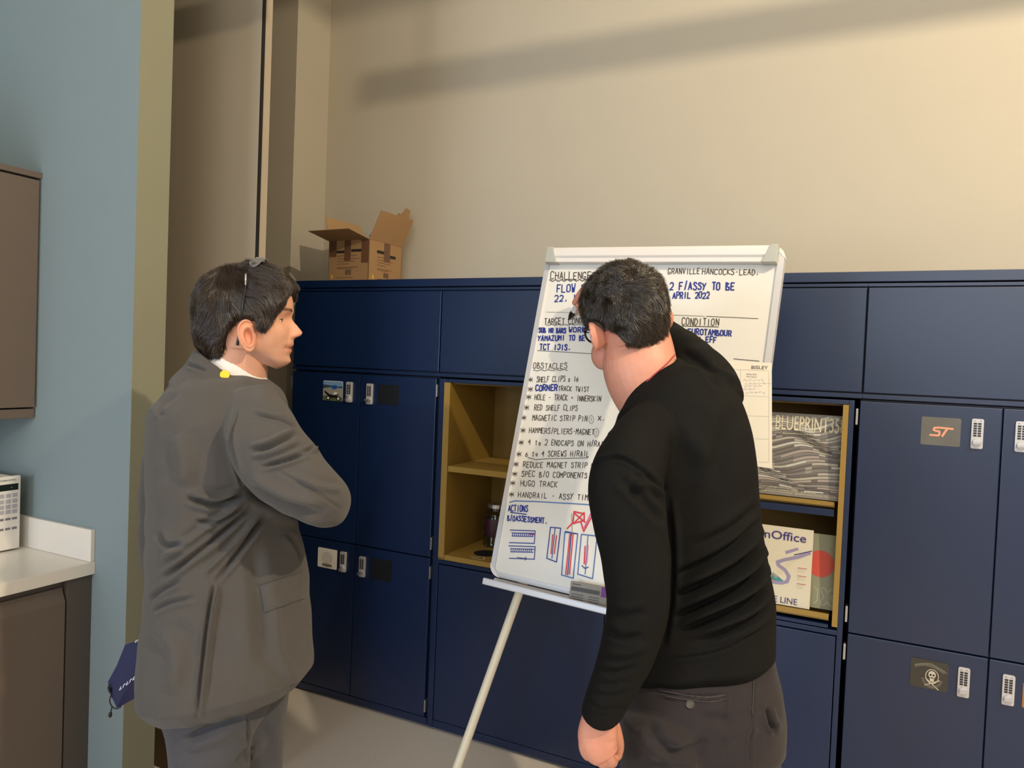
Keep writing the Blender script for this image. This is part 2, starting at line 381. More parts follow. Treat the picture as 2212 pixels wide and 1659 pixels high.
# magazines leaning in the right niche
def leanfr(x0, z0, y0, lean):
    ca, sa = math.cos(lean), math.sin(lean)
    return lambda p: (x0+p[0], y0+p[1]*sa-p[2]*ca, z0+p[1]*ca+p[2]*sa)
def magazine(name, x0, z0, y0, w, h, m, lab, deco, th=.006, lean=.16):
    fr = leanfr(x0, z0, y0, lean)
    t = thing(name, fr((w/2, 0, 0)), lab, 'magazine')
    MB().box((0, 0, 0), (w, h, th), m, fr).build('pages', t, .0008)
    b = MB(); deco(b, lambda px, pz, o=.0006: fr((px*w, pz*h, th+o)), w, h, fr, th)
    b.build('cover_print', t)
m_mag = mat('grey_cover', (150, 146, 138), .4)
def blueprint(b, P, w, h, fr, th):
    cols = [mat('cover_grey_%d' % i, c, .4) for i, c in enumerate(((186, 182, 170), (160, 156, 150), (132, 128, 126), (205, 205, 198), (112, 106, 104), (176, 164, 158)))]
    dark = mat('cover_line', (84, 78, 74), .5); rg = random.Random(3)
    wave = lambda px, k: .035*math.sin(px*4.2+k*.35)+.03*math.sin(px*9+k*.2)*(.4+.03*k)
    for k in range(30):
        z0 = .02+k*.031
        segs = 14; col = rg.choice(cols); run = 0
        for i in range(segs):
            if run <= 0: col = rg.choice(cols); run = rg.randint(1, 4)
            run -= 1
            xa, xb = i/segs, (i+1)/segs
            q = lambda px, zz: P(px, min(.985, max(.01, zz+wave(px, k)+.06*px)))
            b.poly([q(xa, z0), q(xb, z0), q(xb, z0+.032), q(xa, z0+.032)], col)
            b.poly([P(xa, min(.985, max(.01, z0+wave(xa, k)+.06*xa)), .0009), P(xb, min(.985, max(.01, z0+wave(xb, k)+.06*xb)), .0009), P(xb, min(.985, max(.01, z0+.005+wave(xb, k)+.06*xb)), .0009), P(xa, min(.985, max(.01, z0+.005+wave(xa, k)+.06*xa)), .0009)], dark)
    ex = np.array(fr((1, 0, 0)))-np.array(fr((0, 0, 0))); ey = np.array(fr((0, 1, 0)))-np.array(fr((0, 0, 0)))
    cr = mat('cover_cream', (232, 226, 196), .4)
    b.text('BLUEPRINT358', P(.20, .79), ex, ey, w*.785, h*.18, cr, .0014, .006)
    b.text('issue of architecture and design', P(.2, .745), ex, ey, w*.48, h*.018, cr, .0014)
    for k, s in enumerate(('interior design workplace', 'furniture  materials  lighting', 'offices  homes  galleries and more')):
        b.text(s, P(.02+.03*k, .085-.028*k), ex, ey, w*(.45+.2*k), h*.018, cr, .0014)
magazine('magazine', 2.083, 1.146, .045, .282, .285, m_mag, 'grey wavy striped magazine with tall cream title on the upper shelf', blueprint, lean=.1)
def onoffice(b, P, w, h, fr, th):
    pu = mat('print_purple', (70, 58, 128), .4); gr = mat('print_lilac', (158, 150, 186), .4); te = mat('print_teal', (70, 150, 160), .4); pa = mat('print_cream', (222, 214, 190), .45)
    ex = np.array(fr((1, 0, 0)))-np.array(fr((0, 0, 0))); ey = np.array(fr((0, 1, 0)))-np.array(fr((0, 0, 0)))
    b.text('onOffice', P(.16, .83), ex, ey, w*.74, h*.11, pu, .0012, .008)
    b.text('THE LINE', P(.30, .03), ex, ey, w*.52, h*.075, pu, .0012)
    n = np.cross(ex, ey)
    for k in range(9): b.poly([P(x+.05*math.cos(a), z+.03*math.sin(a)) for x, z in [(.3+.06*k % .6, .2+.055*k)] for a in np.linspace(0, 6, 7)], pa)
    b.ribbon([P(*q, .001) for q in ((.96, .71), (.8, .64), (.6, .58), (.5, .54), (.52, .5), (.62, .45), (.68, .38), (.66, .31), (.58, .28), (.45, .275))], .011, n, gr)
    b.ribbon([P(*q, .0014) for q in ((.74, .66), (.85, .695), (.99, .74))], .003, n, pu)
    b.poly([P(.44, .4), P(.52, .36), P(.62, .3), (P(.5, .29)), P(.4, .3)], te); b.poly([P(.6, .69), P(.78, .76), P(.8, .73), P(.62, .655)], gr)
    rd = mat('print_red', (200, 90, 80), .4)
    for k in range(3):
        b.box((w*.80, h*(.50-.1*k), th+.0005), (w*.93, h*(.507-.1*k), th+.001), rd, fr)
        for j in range(4): b.box((w*.80, h*(.487-.1*k-.013*j), th+.0005), (w*.9, h*(.489-.1*k-.013*j), th+.001), pa, fr)
magazine('magazine', 2.062, .774, .032, .219, .265, mat('cover_white', (226, 220, 200), .45), 'white magazine with purple title and winding road standing at the front', onoffice, lean=.07)
def redcircle(b, P, w, h, fr, th):
    rd = mat('print_coral', (214, 84, 66), .45); ln = mat('print_line', (214, 210, 186), .45)
    b.poly([P(.75+.19*math.cos(a), .6+.18*math.sin(a)) for a in np.linspace(0, 2*math.pi, 40, endpoint=False)], rd)
    ex = np.array(fr((1, 0, 0)))-np.array(fr((0, 0, 0))); ey = np.array(fr((0, 1, 0)))-np.array(fr((0, 0, 0)))
    n = np.cross(ex, ey); pts = []
    for a in np.linspace(0, 2*math.pi, 60):
        rr = .085+.035*math.cos(4*(a-math.pi/4)); pts.append(P(.87+rr*math.cos(a)*1.0, .17+1.25*rr*math.sin(a)))
    b.ribbon(pts, .0014, n, ln); b.ribbon([P(.68, .28), P(.73, .25), P(.73, .1), P(.68, .06)], .0014, n, ln)
magazine('magazine', 2.137, .775, .06, .226, .25, mat('cover_green_grey', (150, 150, 124), .5), 'green grey magazine with a coral red circle, behind the white magazine', redcircle, th=.008, lean=.09)

# glass jar on the niche floor
def jar():
    c = (.955, .27, .7503)
    t = thing('glass_jar', c, 'clear glass jar with dark label and lid on the niche floor', 'jar')
    g = mat('jar_glass', lin=(.85, .9, .86), rough=.04, trans=1.0)
    MB().lathe([(.046, 0), (.052, .008), (.052, .13), (.045, .148), (.034, .158), (.034, .176), (.031, .176), (.031, .158), (.042, .146), (.049, .128), (.049, .01), (.02, .006)], c, g, 36).build('glass', t, smooth=True)
    MB().lathe([(.0526, .046), (.0528, .047), (.0528, .125), (.0526, .126)], c, mat('jar_label', (58, 22, 34), .45), 36).build('label', t, smooth=True)
    b = MB()
    wl = mat('label_white', (215, 205, 195), .5); pk = mat('label_pink', (200, 130, 110), .5)
    def lp(a, z): return (c[0]+.0534*math.cos(a), c[1]+.0534*math.sin(a), c[2]+z)
    for z0, z1, m, a0, a1 in ((.1, .112, wl, -2.9, -2.45), (.086, .096, wl, -2.95, -2.55), (.052, .066, pk, -2.9, -2.4)):
        for k in range(5):
            u0_, u1_ = a0+(a1-a0)*k/5, a0+(a1-a0)*(k+1)/5; b.poly([lp(u0_, z0), lp(u1_, z0), lp(u1_, z1), lp(u0_, z1)], m)
    b.build('label_print', t)
    MB().lathe([(.037, .170), (.037, .186), (.035, .188)], c, m_steel, 32).build('lid', t, smooth=True)
jar()
# ------------------------------------------------------------------ carton on the lockers
def carton():
    m_c = mat('cardboard', (166, 130, 90), .8, bump=.06, bscale=140, var=.06, vscale=20)
    m_ci = mat('cardboard_inside', (178, 144, 102), .85, var=.05)
    m_tape = mat('brown_tape', (110, 78, 58), .35); m_ink = mat('carton_ink', (40, 34, 30), .7); m_grey = mat('carton_print', (112, 84, 58), .8); m_yd = mat('yellow_dot', (214, 180, 70), .6)
    P0 = on(798, 516, 1, .10); th = math.radians(5); ca, sa = math.cos(th), math.sin(th)
    wx, wy, h = .243, .25, P0[2]-ZT
    O = np.array([P0[0], P0[1], ZT])
    # local: x to the left along the front face, y to the back, z up
    fr = lambda p: (O[0]-p[0]*ca+p[1]*sa*.3, O[1]+p[0]*sa*.5+p[1], O[2]+p[2])
    t = thing('cardboard_carton', fr((wx/2, wy/2, 0)), 'open brown cardboard carton with raised flaps standing on the locker top', 'box')
    b = MB(); th_ = .004
    b.box((0, 0, 0), (wx, th_, h), m_c, fr).box((0, wy-th_, 0), (wx, wy, h), m_c, fr).box((0, 0, 0), (th_, wy, h), m_c, fr).box((wx-th_, 0, 0), (wx, wy, h), m_c, fr).box((0, 0, .0005), (wx, wy, .005), m_c, fr)
    F_ = lambda x0, z0, x1, z1, m, o=.0008: b.poly([fr((wx*(1-x), -o, h*z)) for x, z in ((x0, z0), (x1, z0), (x1, z1), (x0, z1))], m)     # front face, x from the left
    S_ = lambda x0, z0, x1, z1, m, o=.0008: b.poly([fr((-o, wy*x, h*z)) for x, z in ((x0, z0), (x1, z0), (x1, z1), (x0, z1))], m)       # right face, x from the front
    for a, c, z in ((.03, .2, .62), (.40, .56, .52), (.82, .99, .46)): F_(a, z, c, 1.0, m_tape, .0012)
    F_(.2, .70, .41, .76, m_ink); F_(.57, .72, .82, .78, m_ink)
    S_(.44, .55, .62, 1.0, m_tape, .0012); S_(.23, .72, .44, .79, m_ink); S_(.62, .66, .80, .73, m_ink)
    for z, w in ((.63, .5), (.56, .55), (.50, .45), (.44, .3), (.36, .52), (.33, .4), (.12, .4)):
        F_(.22, z, .22+w, z+.012, m_grey); S_(.25, z, .25+w*.85, z+.012, m_grey)
    for k in range(9):
        F_(.44+.017*k, .19, .44+.017*k+(.006 if k % 3 else .011), .31, m_ink); S_(.45+.017*k, .17, .45+.017*k+(.006 if k % 3 else .011), .29, m_ink)
    for fn, cx in ((F_, .1), (S_, .13)):
        pts = ell(cx, .15, .028, .055, 16)
        b.poly([(fr((wx*(1-x), -.0012, h*z)) if fn is F_ else fr((-.0012, wy*x, h*z))) for x, z in pts], m_yd)
    b.build('body', t)
    def flap(name, hinge0, hinge1, d, m, taper=.0, cut=None):
        a = np.array(hinge0); c = np.array(hinge1); d = np.array(d); e = c-a
        pts = [a, c, c+d-e*taper, a+d+e*taper] if cut is None else [a, c]+[a+e*p+d*q for p, q in cut]
        nrm = np.cross(e, d); nrm /= np.linalg.norm(nrm)
        k = len(pts); vs = [fr(p+nrm*.0015) for p in pts]+[fr(p-nrm*.0015) for p in pts]
        fs = [tuple(range(k)), tuple(range(2*k-1, k-1, -1))]+[(i, (i+1) % k, k+(i+1) % k, k+i) for i in range(k)]
        MB().add(vs, fs, m).build(name, t)
    flap('flap', (0, 0, h), (wx, 0, h), (.012, -.128, .026), m_c)                      # front flap, opened towards the room
    flap('flap', (wx, 0, h), (wx, wy, h), (.025, 0, .115), m_ci)                         # left flap
    flap('flap', (0, 0, h), (0, wy, h), (-.055, .01, .128), m_c)                         # right flap
    flap('flap', (0, wy, h), (wx*.98, wy, h), (-.02, .03, .185), m_ci, cut=[(.98, .3), (.8, .38), (.55, .32), (.42, .62), (.34, .60), (.3, .95), (.22, .9), (.12, 1.06), (.0, .98)])
    bag = MB(); wbag = mat('bag_white', (216, 218, 220), .5); bbag = mat('bag_blue', (80, 120, 170), .5)
    bag.prism([(-.02, 0), (.03, 0), (.035, .16), (.01, .2), (-.015, .17)], lambda p: fr((.062+p[0], .1+p[2], .055+p[1])), 0, .02, wbag)
    bag.box((.052, .097, .2), (.09, .0995, .206), bbag, fr).box((.056, .097, .215), (.086, .0995, .221), bbag, fr).box((.06, .097, .23), (.08, .0995, .236), bbag, fr)
    o = bag.build('packet', None, loc=fr((.08, .11, .03)))
    tag(o, 'white packet with blue stripes sticking out of the open carton', 'packet')
carton()

# ------------------------------------------------------------------ flipchart easel
BO = np.array([1.482, -.78, .954]); bth, bti, bro = -.05, .233, -.031
_e = np.array([math.cos(bth), math.sin(bth), 0]); Bn0 = np.array([math.sin(bth), -math.cos(bth), 0])
_up = np.array([0, 0, 1])*math.cos(bti)-Bn0*math.sin(bti)
Be = _e*math.cos(bro)+_up*math.sin(bro); Bu = _up*math.cos(bro)-_e*math.sin(bro); Bn = np.cross(Be, Bu)
BW, BH = .7, .993
bfr = lambda p: tuple(BO+Be*p[0]+Bu*p[1]+Bn*p[2])
def bp(x, y, o=.0): return onpl(x, y, BO+Bn*o, Bn)
m_brd = mat('board_white', (230, 228, 222), .22, coat=.3)
m_frm = mat('board_frame', (206, 206, 210), .4, .3)
m_cap = mat('grey_cap', (176, 178, 172), .45)
m_pole = mat('cream_pole', (226, 218, 196), .4)
fc = thing('flipchart_easel', (BO[0]+.35, BO[1]+.1, 0), 'white flipchart whiteboard on splayed legs covered in handwritten notes', 'flipchart')
MB().prism(rrect(.006, .006, BW-.006, BH-.006, .018), bfr, -.016, -.002, m_brd).build('writing_surface', fc)
def ringframe():
    o = rrect(0, 0, BW, BH, .032, 8); i = rrect(.014, .014, BW-.017, BH-.014, .012, 8); n = len(o)
    vs = [bfr((x, y, .003)) for x, y in o]+[bfr((x, y, .003)) for x, y in i]+[bfr((x, y, -.02)) for x, y in o]+[bfr((x, y, -.02)) for x, y in i]
    fs = []
    for k in range(n):
        j = (k+1) % n; fs += [(k, j, n+j, n+k), (2*n+k, 3*n+k, 3*n+j, 2*n+j), (k, 2*n+k, 2*n+j, j), (n+k, n+j, 3*n+j, 3*n+k)]
    MB().add(vs, fs, m_frm).build('frame', fc, smooth=True)
ringframe()
for cx, cy, a0 in ((0, 0, 180), (BW, 0, 270), (0, BH, 90), (BW, BH, 0)):
    sx = 1 if cx == 0 else -1; sy = 1 if cy == 0 else -1
    arc = [(cx+sx*.034+.035*math.cos(math.radians(a0+90*k/8)), cy+sy*.034+.035*math.sin(math.radians(a0+90*k/8))) for k in range(9)]
    MB().prism(arc+[(cx+sx*.016, cy+sy*.016)], bfr, -.021, .0042, mat('corner_white', (226, 224, 220), .4)).build('corner_cap', fc)
cl = MB().prism([(.0, -.0), (.046, 0), (.046, .016), (.036, .022), (.018, .022), (.012, .017), (.0, .017)], lambda p: bfr((.012+p[2], BH-.046+p[0]-.004, .003+p[1])), 0, BW-.03, mat('clamp_white', (226, 222, 220), .35))
cl.build('paper_clamp', fc, .001)
for sx in (0, 1):
    q = [(.0, -.004), (.022, -.004), (.038, .05), (0, .05)] if 0 else [(.0, -.003), (.038, -.003), (.02, .047), (0, .047)]
    X = lambda v: .009+v if sx == 0 else BW-.015-v
    MB().prism([(X(a), BH-.050+c) for a, c in q], bfr, .002, .027, m_cap).build('clamp_end_cap', fc, .002)
tr = MB().box((.018, -.022, -.018), (BW-.018, -.004, .004), m_frm, bfr).box((.018, -.022, .004), (BW-.018, -.016, .062), m_frm, bfr).box((.018, -.022, .058), (BW-.018, -.004, .066), m_frm, bfr)
tr.build('pen_tray', fc, .003)
def legs():
    top = at(1128, 1262, 2.185); bot = on(838, 2078, 2, 0.012); d = (top-bot); d /= np.linalg.norm(d)
    hub = top+d*.62
    q = hub-BO; hx = q@Be
    def leg(a, b, col):
        l = MB().tube([a, b], .0125, m_pole, 14).build('leg', fc, smooth=True)
        if col is not None:
            dd = (b-a)/np.linalg.norm(b-a)
            MB().tube([col-dd*.022, col-dd*.014, col-dd*.012, col+dd*.05], [.0125, .0172, .0152, .0150], m_frm, 16).build('collar', l, smooth=True)
        dd = (b-a)/np.linalg.norm(b-a)
        MB().tube([a-dd*.01, a+dd*.03], .016, m_black, 12).build('rubber_foot', l)
    leg(bot, hub, top)
    def mir(P):
        v = P-BO; x = v@Be; return BO+Be*(BW-x)+Bu*(v@Bu)+Bn*(v@Bn)
    bm_ = np.array([2.34, -.83, .012])
    leg(bm_, mir(hub)+Bn*-.03, None)
    hc = (hub+mir(hub))/2
    MB().box((hx-.01, hub_y(hub)-.03, (hub-BO)@Bn-.02), (BW-hx+.01, hub_y(hub)+.03, -.021), m_frm, bfr).build('hub', fc, .003)
    leg(np.array([1.90, -.09, .012]), hc, None)
def hub_y(P): return (P-BO)@Bu
legs()

# handwriting: a one-stroke alphabet drawn on the board as flat pen strokes
GL = {'A': '00 26 40|12 32', 'B': '00 06 35 03 42 40 00', 'C': '45 36 16 05 01 10 30 41', 'D': '00 06 26 44 42 20 00', 'E': '46 06 00 40|03 33', 'F': '46 06 00|03 33', 'G': '45 36 16 05 01 10 30 42 22', 'H': '00 06|40 46|03 43', 'I': '20 26', 'J': '46 41 30 10', 'K': '00 06|46 03 40', 'L': '06 00 40', 'M': '00 06 23 46 40', 'N': '00 06 40 46', 'O': '16 05 01 10 30 41 45 36 16', 'P': '00 06 36 45 44 33 03', 'R': '00 06 36 45 44 33 03|23 40', 'S': '45 36 16 05 14 33 42 41 30 10 01', 'T': '06 46|26 20', 'U': '06 01 10 30 41 46', 'V': '06 20 46', 'W': '06 10 23 30 46', 'X': '06 40|46 00', 'Y': '06 23 46|23 10', 'Z': '06 46 00 40',
      '1': '26 20', '2': '05 16 36 45 43 00 40', '3': '05 26 45 33 42 31 10 01', '4': '36 03 43|35 30', '6': '35 13 01 10 30 42 23 03', '0': '16 05 01 10 30 41 45 36 16', '8': '33 15 26 35 13 01 10 30 41 33', '/': '10 37', '-': '13 33', '.': '20 21', ',': '21 10', '*': '05 41|01 45|03 43|26 20', '+': '13 33|24 22', 't': '25 21 30|14 34', 'o': '13 11 30 42 33 13', 'x': '04 30|34 00', '(': '36 15 11 30', ')': '16 35 31 10', '_': '00 40'}
pens = {'k': mat('marker_black', (66, 52, 42), .5), 'b': mat('marker_blue', (26, 44, 138), .5), 'r': mat('marker_red', (214, 48, 62), .5), 'l': mat('marker_light_blue', (70, 108, 178), .5), 'g': mat('marker_faded', (150, 140, 128), .6), 'p': mat('marker_pink', (222, 96, 160), .5)}
PEN = {k: MB() for k in pens}
wr = random.Random(5)
def stroke(c, pts, wd=.0028): PEN[c].ribbon([bp(x, y, -.0008) for x, y in pts], wd*(.74 if c == 'k' else .84), Bn, pens[c])
def write(s, p0, p1, hpx, c='k', wd=.0026, slant=.06):
    hpx *= .9
    x0, y0 = p0; x1, y1 = p1; n = len(s); cw = 1/(n-.25)
    for i, ch in enumerate(s):
        g = GL.get(ch)
        if not g: continue
        jx, jy, js = wr.uniform(-.05, .05), wr.uniform(-.06, .06), wr.uniform(.92, 1.08)
        for st in g.split('|'):
            pts = []
            for q in st.split():
                gx = int(q[0])/4*.66; gy = int(q[1])/6
                gx += wr.uniform(-.02, .02)+jx; gy = gy*js+wr.uniform(-.02, .02)+jy
                tt = (i+gx)*cw
                pts.append((x0+(x1-x0)*tt+gy*hpx*slant, y0+(y1-y0)*tt-gy*hpx))
            stroke(c, pts, wd)
def wavy(x0, y0, x1, y1, c='k', n=14, a=2.5, wd=.0024): stroke(c, [(x0+(x1-x0)*k/n, y0+(y1-y0)*k/n+(a if k % 2 else -a)) for k in range(n+1)], wd)
write('CHALLENGE', (1189, 603), (1276, 602), 17, 'k', .0034); wavy(1187, 606, 1278, 605, 'k', 14, 2, .0032)
write('GRANVILLE', (1443, 592), (1512, 591), 13, 'k'); write('HANCOCKS-LEAD.', (1517, 592), (1640, 594), 13, 'k')
write('FLOW RATE', (1203, 631), (1296, 630), 18, 'b', .004); write('22. UNITS', (1198, 651), (1290, 648), 15, 'b', .004)
write('2 F/ASSY TO BE', (1447, 626), (1586, 626), 17, 'b', .0042); write('D APRIL 2022', (1437, 644), (1532, 644), 14, 'b', .0038)
stroke('g', [(1180, 674), (1300, 676)], .0016); stroke('g', [(1450, 680), (1522, 683)], .0016); stroke('k', [(1526, 683), (1638, 688)], .0018)
write('TARGET', (1176, 700), (1219, 700), 14, 'k', .0032); write('COND', (1228, 700), (1258, 698), 13, 'k', .003); wavy(1178, 702, 1262, 701, 'k', 12, 1.2, .002)
write('CONDITION', (1473, 702), (1553, 703), 16, 'k', .0028); stroke('k', [(1474, 704), (1552, 706)], .0022)
write('SUB HR BARS', (1164, 718), (1222, 719), 11, 'b', .0044); write('WORKER', (1229, 717), (1284, 718), 12, 'b', .0042)
write('YAMAZUMI TO BE', (1162, 736), (1264, 735), 12, 'b', .0042); write('TCT 131S.', (1166, 755), (1233, 756), 13, 'b', .0042)
write('EUROTAMBOUR', (1486, 722), (1580, 726), 13, 'b', .0038); write('81 EFF', (1500, 738), (1548, 740), 13, 'b', .0038)
stroke('k', [(1161, 757), (1278, 764)], .002); stroke('k', [(1585, 775), (1640, 780)], .002); stroke('k', [(1158, 724), (1156, 735)], .0014)
write('OBSTACLES', (1152, 796), (1225, 796), 13, 'k', .0026); wavy(1152, 800, 1226, 799, 'k', 9, 1.3, .0022)
for y, yy, s, x0, x1, dy in ((825, 1143, 'SHELF CLIPS x 16', 1159, 1249, -1), (863, 1139, 'HOLE - TRACK + INNERSKIN', 1155, 1298, 4), (886, 1135, 'RED SHELF CLIPS', 1154, 1247, 1), (908, 1129, 'MAGNETIC STRIP PIN', 1150, 1268, 2), (935, 1126, 'HAMMERS/PLIERS-MAGNET', 1143, 1283, 4), (961, 1123, '4 to 2 ENDCAPS ON H/RAIL', 1141, 1310, 4), (986, 1117, '6 to 4 SCREWS H/RAIL', 1135, 1272, 0), (1009, 1112, 'REDUCE MAGNET STRIP LENGTH', 1130, 1320, 3), (1029, 1109, 'SPEC B/O COMPONENTS', 1127, 1268, 4), (1049, 1105, 'HUGO TRACK', 1124, 1204, 3), (1074, 1102, 'HANDRAIL - ASSY TIME HRS', 1119, 1310, 8)):
    write('*', (yy-2, y), (yy+9, y), 12, 'k', .0022); write(s, (x0, y), (x1, y+dy), 12.5, 'k', .0026, .1)
write('*', (1141, 846), (1152, 846), 12, 'k', .0022); write('CORNER', (1157, 844), (1204, 844), 14, 'b', .0044); write('TRACK TWIST', (1206, 844), (1272, 846), 11, 'k', .0025)
for cx, cy in ((1277, 906), (1288, 934)):
    stroke('g', [(cx+5*math.cos(a), cy+9*math.sin(a)) for a in np.linspace(0, 6.3, 14)], .0018); stroke('g', [(cx, cy-4), (cx, cy+4)], .0018)
write('X.', (1292, 908), (1308, 908), 9, 'k', .003)
stroke('k', [(1140, 988), (1158, 993), (1180, 991), (1220, 990), (1270, 989)], .0022)
stroke('l', [(1101, 1085), (1112, 1082), (1150, 1083), (1290, 1091)], .0034)
write('ACTIONS', (1098, 1104), (1140, 1106), 14, 'b', .0036); stroke('b', [(1103, 1107), (1137, 1111)], .0032)
write('B/O', (1096, 1125), (1112, 1125), 12, 'b', .0036); write('ASSESSMENT.', (1114, 1125), (1182, 1131), 12, 'b', .0038)
for dy, x0, top in ((0, 1102, 1145), (0, 1099, 1179)):
    stroke('b', [(x0, top), (1156, top+2), (1154, top+29), (1100, top+27)], .003)
    stroke('b', [(x0+3, top+6), (1154, top+8)], .0026); stroke('b', [(x0+4, top+13), (1152, top+14)], .0026)
    for k in range(11): stroke('b', [(x0+6+4.4*k, top+6), (x0+4+4.4*k, top+13)], .0026)
stroke('r', [(1144, 1153), (1154, 1154)], .006); stroke('k', [(1117, 1204), (1138, 1207), (1134, 1203)], .0024); stroke('k', [(1138, 1207), (1133, 1210)], .0024)
def rectp(c, pts, wd=.0034): stroke(c, list(pts)+[pts[0]], wd)
rectp('b', [(1189, 1139), (1211, 1141), (1202, 1214), (1181, 1206)]); stroke('b', [(1199, 1141), (1192, 1206)], .0028)
stroke('r', [(1194, 1155), (1190, 1196)], .004); stroke('r', [(1202, 1157), (1197, 1196)], .004)
rectp('l', [(1220, 1150), (1248, 1153), (1238, 1249), (1213, 1242)], .0036); stroke('b', [(1221, 1148), (1246, 1153)], .0036); stroke('b', [(1234, 1153), (1226, 1242)], .0034)
stroke('r', [(1231, 1154), (1222, 1241)], .0044); stroke('r', [(1238, 1154), (1230, 1240)], .0044)
rectp('l', [(1256, 1154), (1290, 1158), (1280, 1250), (1248, 1240)], .0034); stroke('l', [(1270, 1158), (1264, 1240)], .003)
stroke('r', [(1264, 1180), (1262, 1218)], .0044); stroke('p', [(1270, 1178), (1267, 1216)], .004); stroke('b', [(1257, 1222), (1264, 1228), (1271, 1225)], .003); stroke('g', [(1235, 1110), (1236, 1156)], .0022)
stroke('r', [(1225, 1142), (1238, 1128), (1240, 1105), (1262, 1110), (1262, 1124), (1238, 1131)], .0048); stroke('r', [(1240, 1108), (1264, 1128)], .0046); stroke('r', [(1262, 1107), (1240, 1130)], .0046)
stroke('r', [(1255, 1128), (1261, 1148), (1280, 1112)], .0046); stroke('p', [(1262, 1140), (1276, 1110), (1284, 1124)], .0044)
for c, nm in (('k', 'black_handwriting'), ('b', 'blue_handwriting'), ('r', 'red_marker_drawing'), ('l', 'light_blue_lines'), ('g', 'faded_lines'), ('p', 'pink_marker_drawing')):
    PEN[c].build(nm, fc)

# printed sheet taped to the board
def sheet():
    q = [bp(x, y, .006) for x, y in ((1470, 985), (1668, 1012), (1667, 784), (1478, 776))]
    n = Bn*.0006
    b = MB().add([p-n for p in q]+[p+n for p in q], [(0, 1, 2, 3), (7, 6, 5, 4), (0, 4, 5, 1), (1, 5, 6, 2), (2, 6, 7, 3), (3, 7, 4, 0)], mat('paper_white', (236, 230, 216), .7))
    ink = mat('print_grey_ink', (96, 92, 90), .7); li = mat('print_rule', (176, 172, 166), .7); hw = mat('pale_handwriting', (168, 160, 170), .7)
    Q = lambda x, y: bp(x, y, .0068)
    ex = Q(1658, 797)-Q(1622, 796); ey = Q(1622, 789)-Q(1622, 797); L = np.linalg.norm(ex); ex /= L; ey = np.cross(Bn, ex)
    b.text('BISLEY', Q(1623, 797), ex, ey, L, .009, ink, .0004, .01)
    b.text('What Did', Q(1612, 810), ex, ey, L*.6, .004, ink, .0004); b.text('We Learn?', Q(1612, 815), ex, ey, L*.62, .004, ink, .0004)
    for y in (801, 857, 900, 949, 999): b.ribbon([Q(1486, y-7), Q(1661, y)], .0008, Bn, li)
    b.ribbon([Q(1661, 801), Q(1661, 999)], .0008, Bn, li); b.ribbon([Q(1600, 799), Q(1600, 990)], .0008, Bn, li)
    rg = random.Random(2)
    for k, (y, a, c) in enumerate(((821, 1606, 1650), (828, 1610, 1657), (834, 1608, 1648), (841, 1606, 1634), (848, 1610, 1650))):
        x = a
        while x < c:
            w = rg.uniform(4, 9); b.ribbon([Q(x+j*w/5, y+rg.uniform(-2, 2)) for j in range(6)], .0009, Bn, hw); x += w+3
    o = b.build('paper_sheet', None, loc=q[0]); tag(o, 'printed white form sheet fixed over the right edge of the flipchart', 'paper')
sheet()
# grey marker box on the tray
def mbox():
    q = [bp(1239, 1281, .012), bp(1318, 1296, .012), bp(1322, 1256, .012), bp(1243, 1241, .012)]
    e1 = q[1]-q[0]; e2 = q[3]-q[0]; L1 = np.linalg.norm(e1); L2 = np.linalg.norm(e2); e1 /= L1; e2 = np.cross(Bn, e1)
    O = q[0]; O = O-Bu*((O-BO)@Bu+.0145)+Bn*.004
    fr = lambda p: tuple(O+e1*p[0]+e2*p[1]+Bn*p[2])
    hh = L2+.004
    t = thing('marker_box', O, 'grey printed cardboard box resting on the flipchart pen tray', 'box')
    b = MB().box((0, 0, 0), (L1, hh, .022), mat('grey_carton', (150, 146, 138), .6), fr); dk = mat('print_charcoal', (84, 82, 82), .6); pu = mat('print_violet', (120, 60, 140), .6)
    b.box((.004, hh*.56, .0221), (L1-.02, hh*.76, .0226), dk, fr)
    for k in range(3):
        for j in range(2): b.box((.006+.05*j, hh*(.38-.12*k), .0221), (.04+.045*j, hh*(.42-.12*k), .0224), dk, fr)
    b.box((.006, hh*.86, .0221), (.03, hh*.91, .0224), dk, fr); b.box((L1-.016, hh*.5, .0221), (L1, hh*.98, .0227), pu, fr)
    b.build('carton', t)
mbox()

# ------------------------------------------------------------------ kitchen run on the left
m_cab = mat('mocha_cabinet', (102, 90, 81), .45, var=.03, vscale=9); m_cabe = mat('mocha_end', (84, 76, 71), .5)
m_top = mat('white_worktop', (232, 226, 216), .3)
tag(MB().box((-.26, -3.6, .872), (.348, -1.2, .91), m_top).build('worktop', bevel=.002), 'white kitchen worktop along the left picture edge', 'worktop')
tag(MB().box((-.24, -1.214, .9105), (.345, -1.2005, 1.008), m_top).build('upstand', bevel=.0015), 'white upstand strip standing on the worktop against the blue wall', 'upstand')
bc = thing('base_cabinet', (.03, -1.9, 0), 'mocha brown kitchen base cabinet under the white worktop', 'cabinet')
MB().box((-.25, -3.6, .1), (.315, -1.201, .871), m_cabe).build('body', bc)
MB().box((.315, -1.277, .1), (.335, -1.201, .871), m_cabe).build('end_panel', bc, .0015)
def jdoor(y0, y1):
    d = MB().prism([(.315, .10), (.336, .10), (.336, .806), (.332, .816), (.322, .838), (.322, .848), (.315, .848)], lambda p: (p[0], p[2], p[1]), y0, y1, m_cab).build('door', bc, .001)
for k in range(4): jdoor(-1.279-.58*(k+1), -1.283-.58*k)
MB().box((-.2, -3.6, 0), (.28, -1.21, .1), m_cabe).build('plinth', bc)
wc = thing('wall_cabinet', (-.1, -1.6, 1.33), 'mocha brown wall cabinet at the upper left picture edge', 'cabinet')
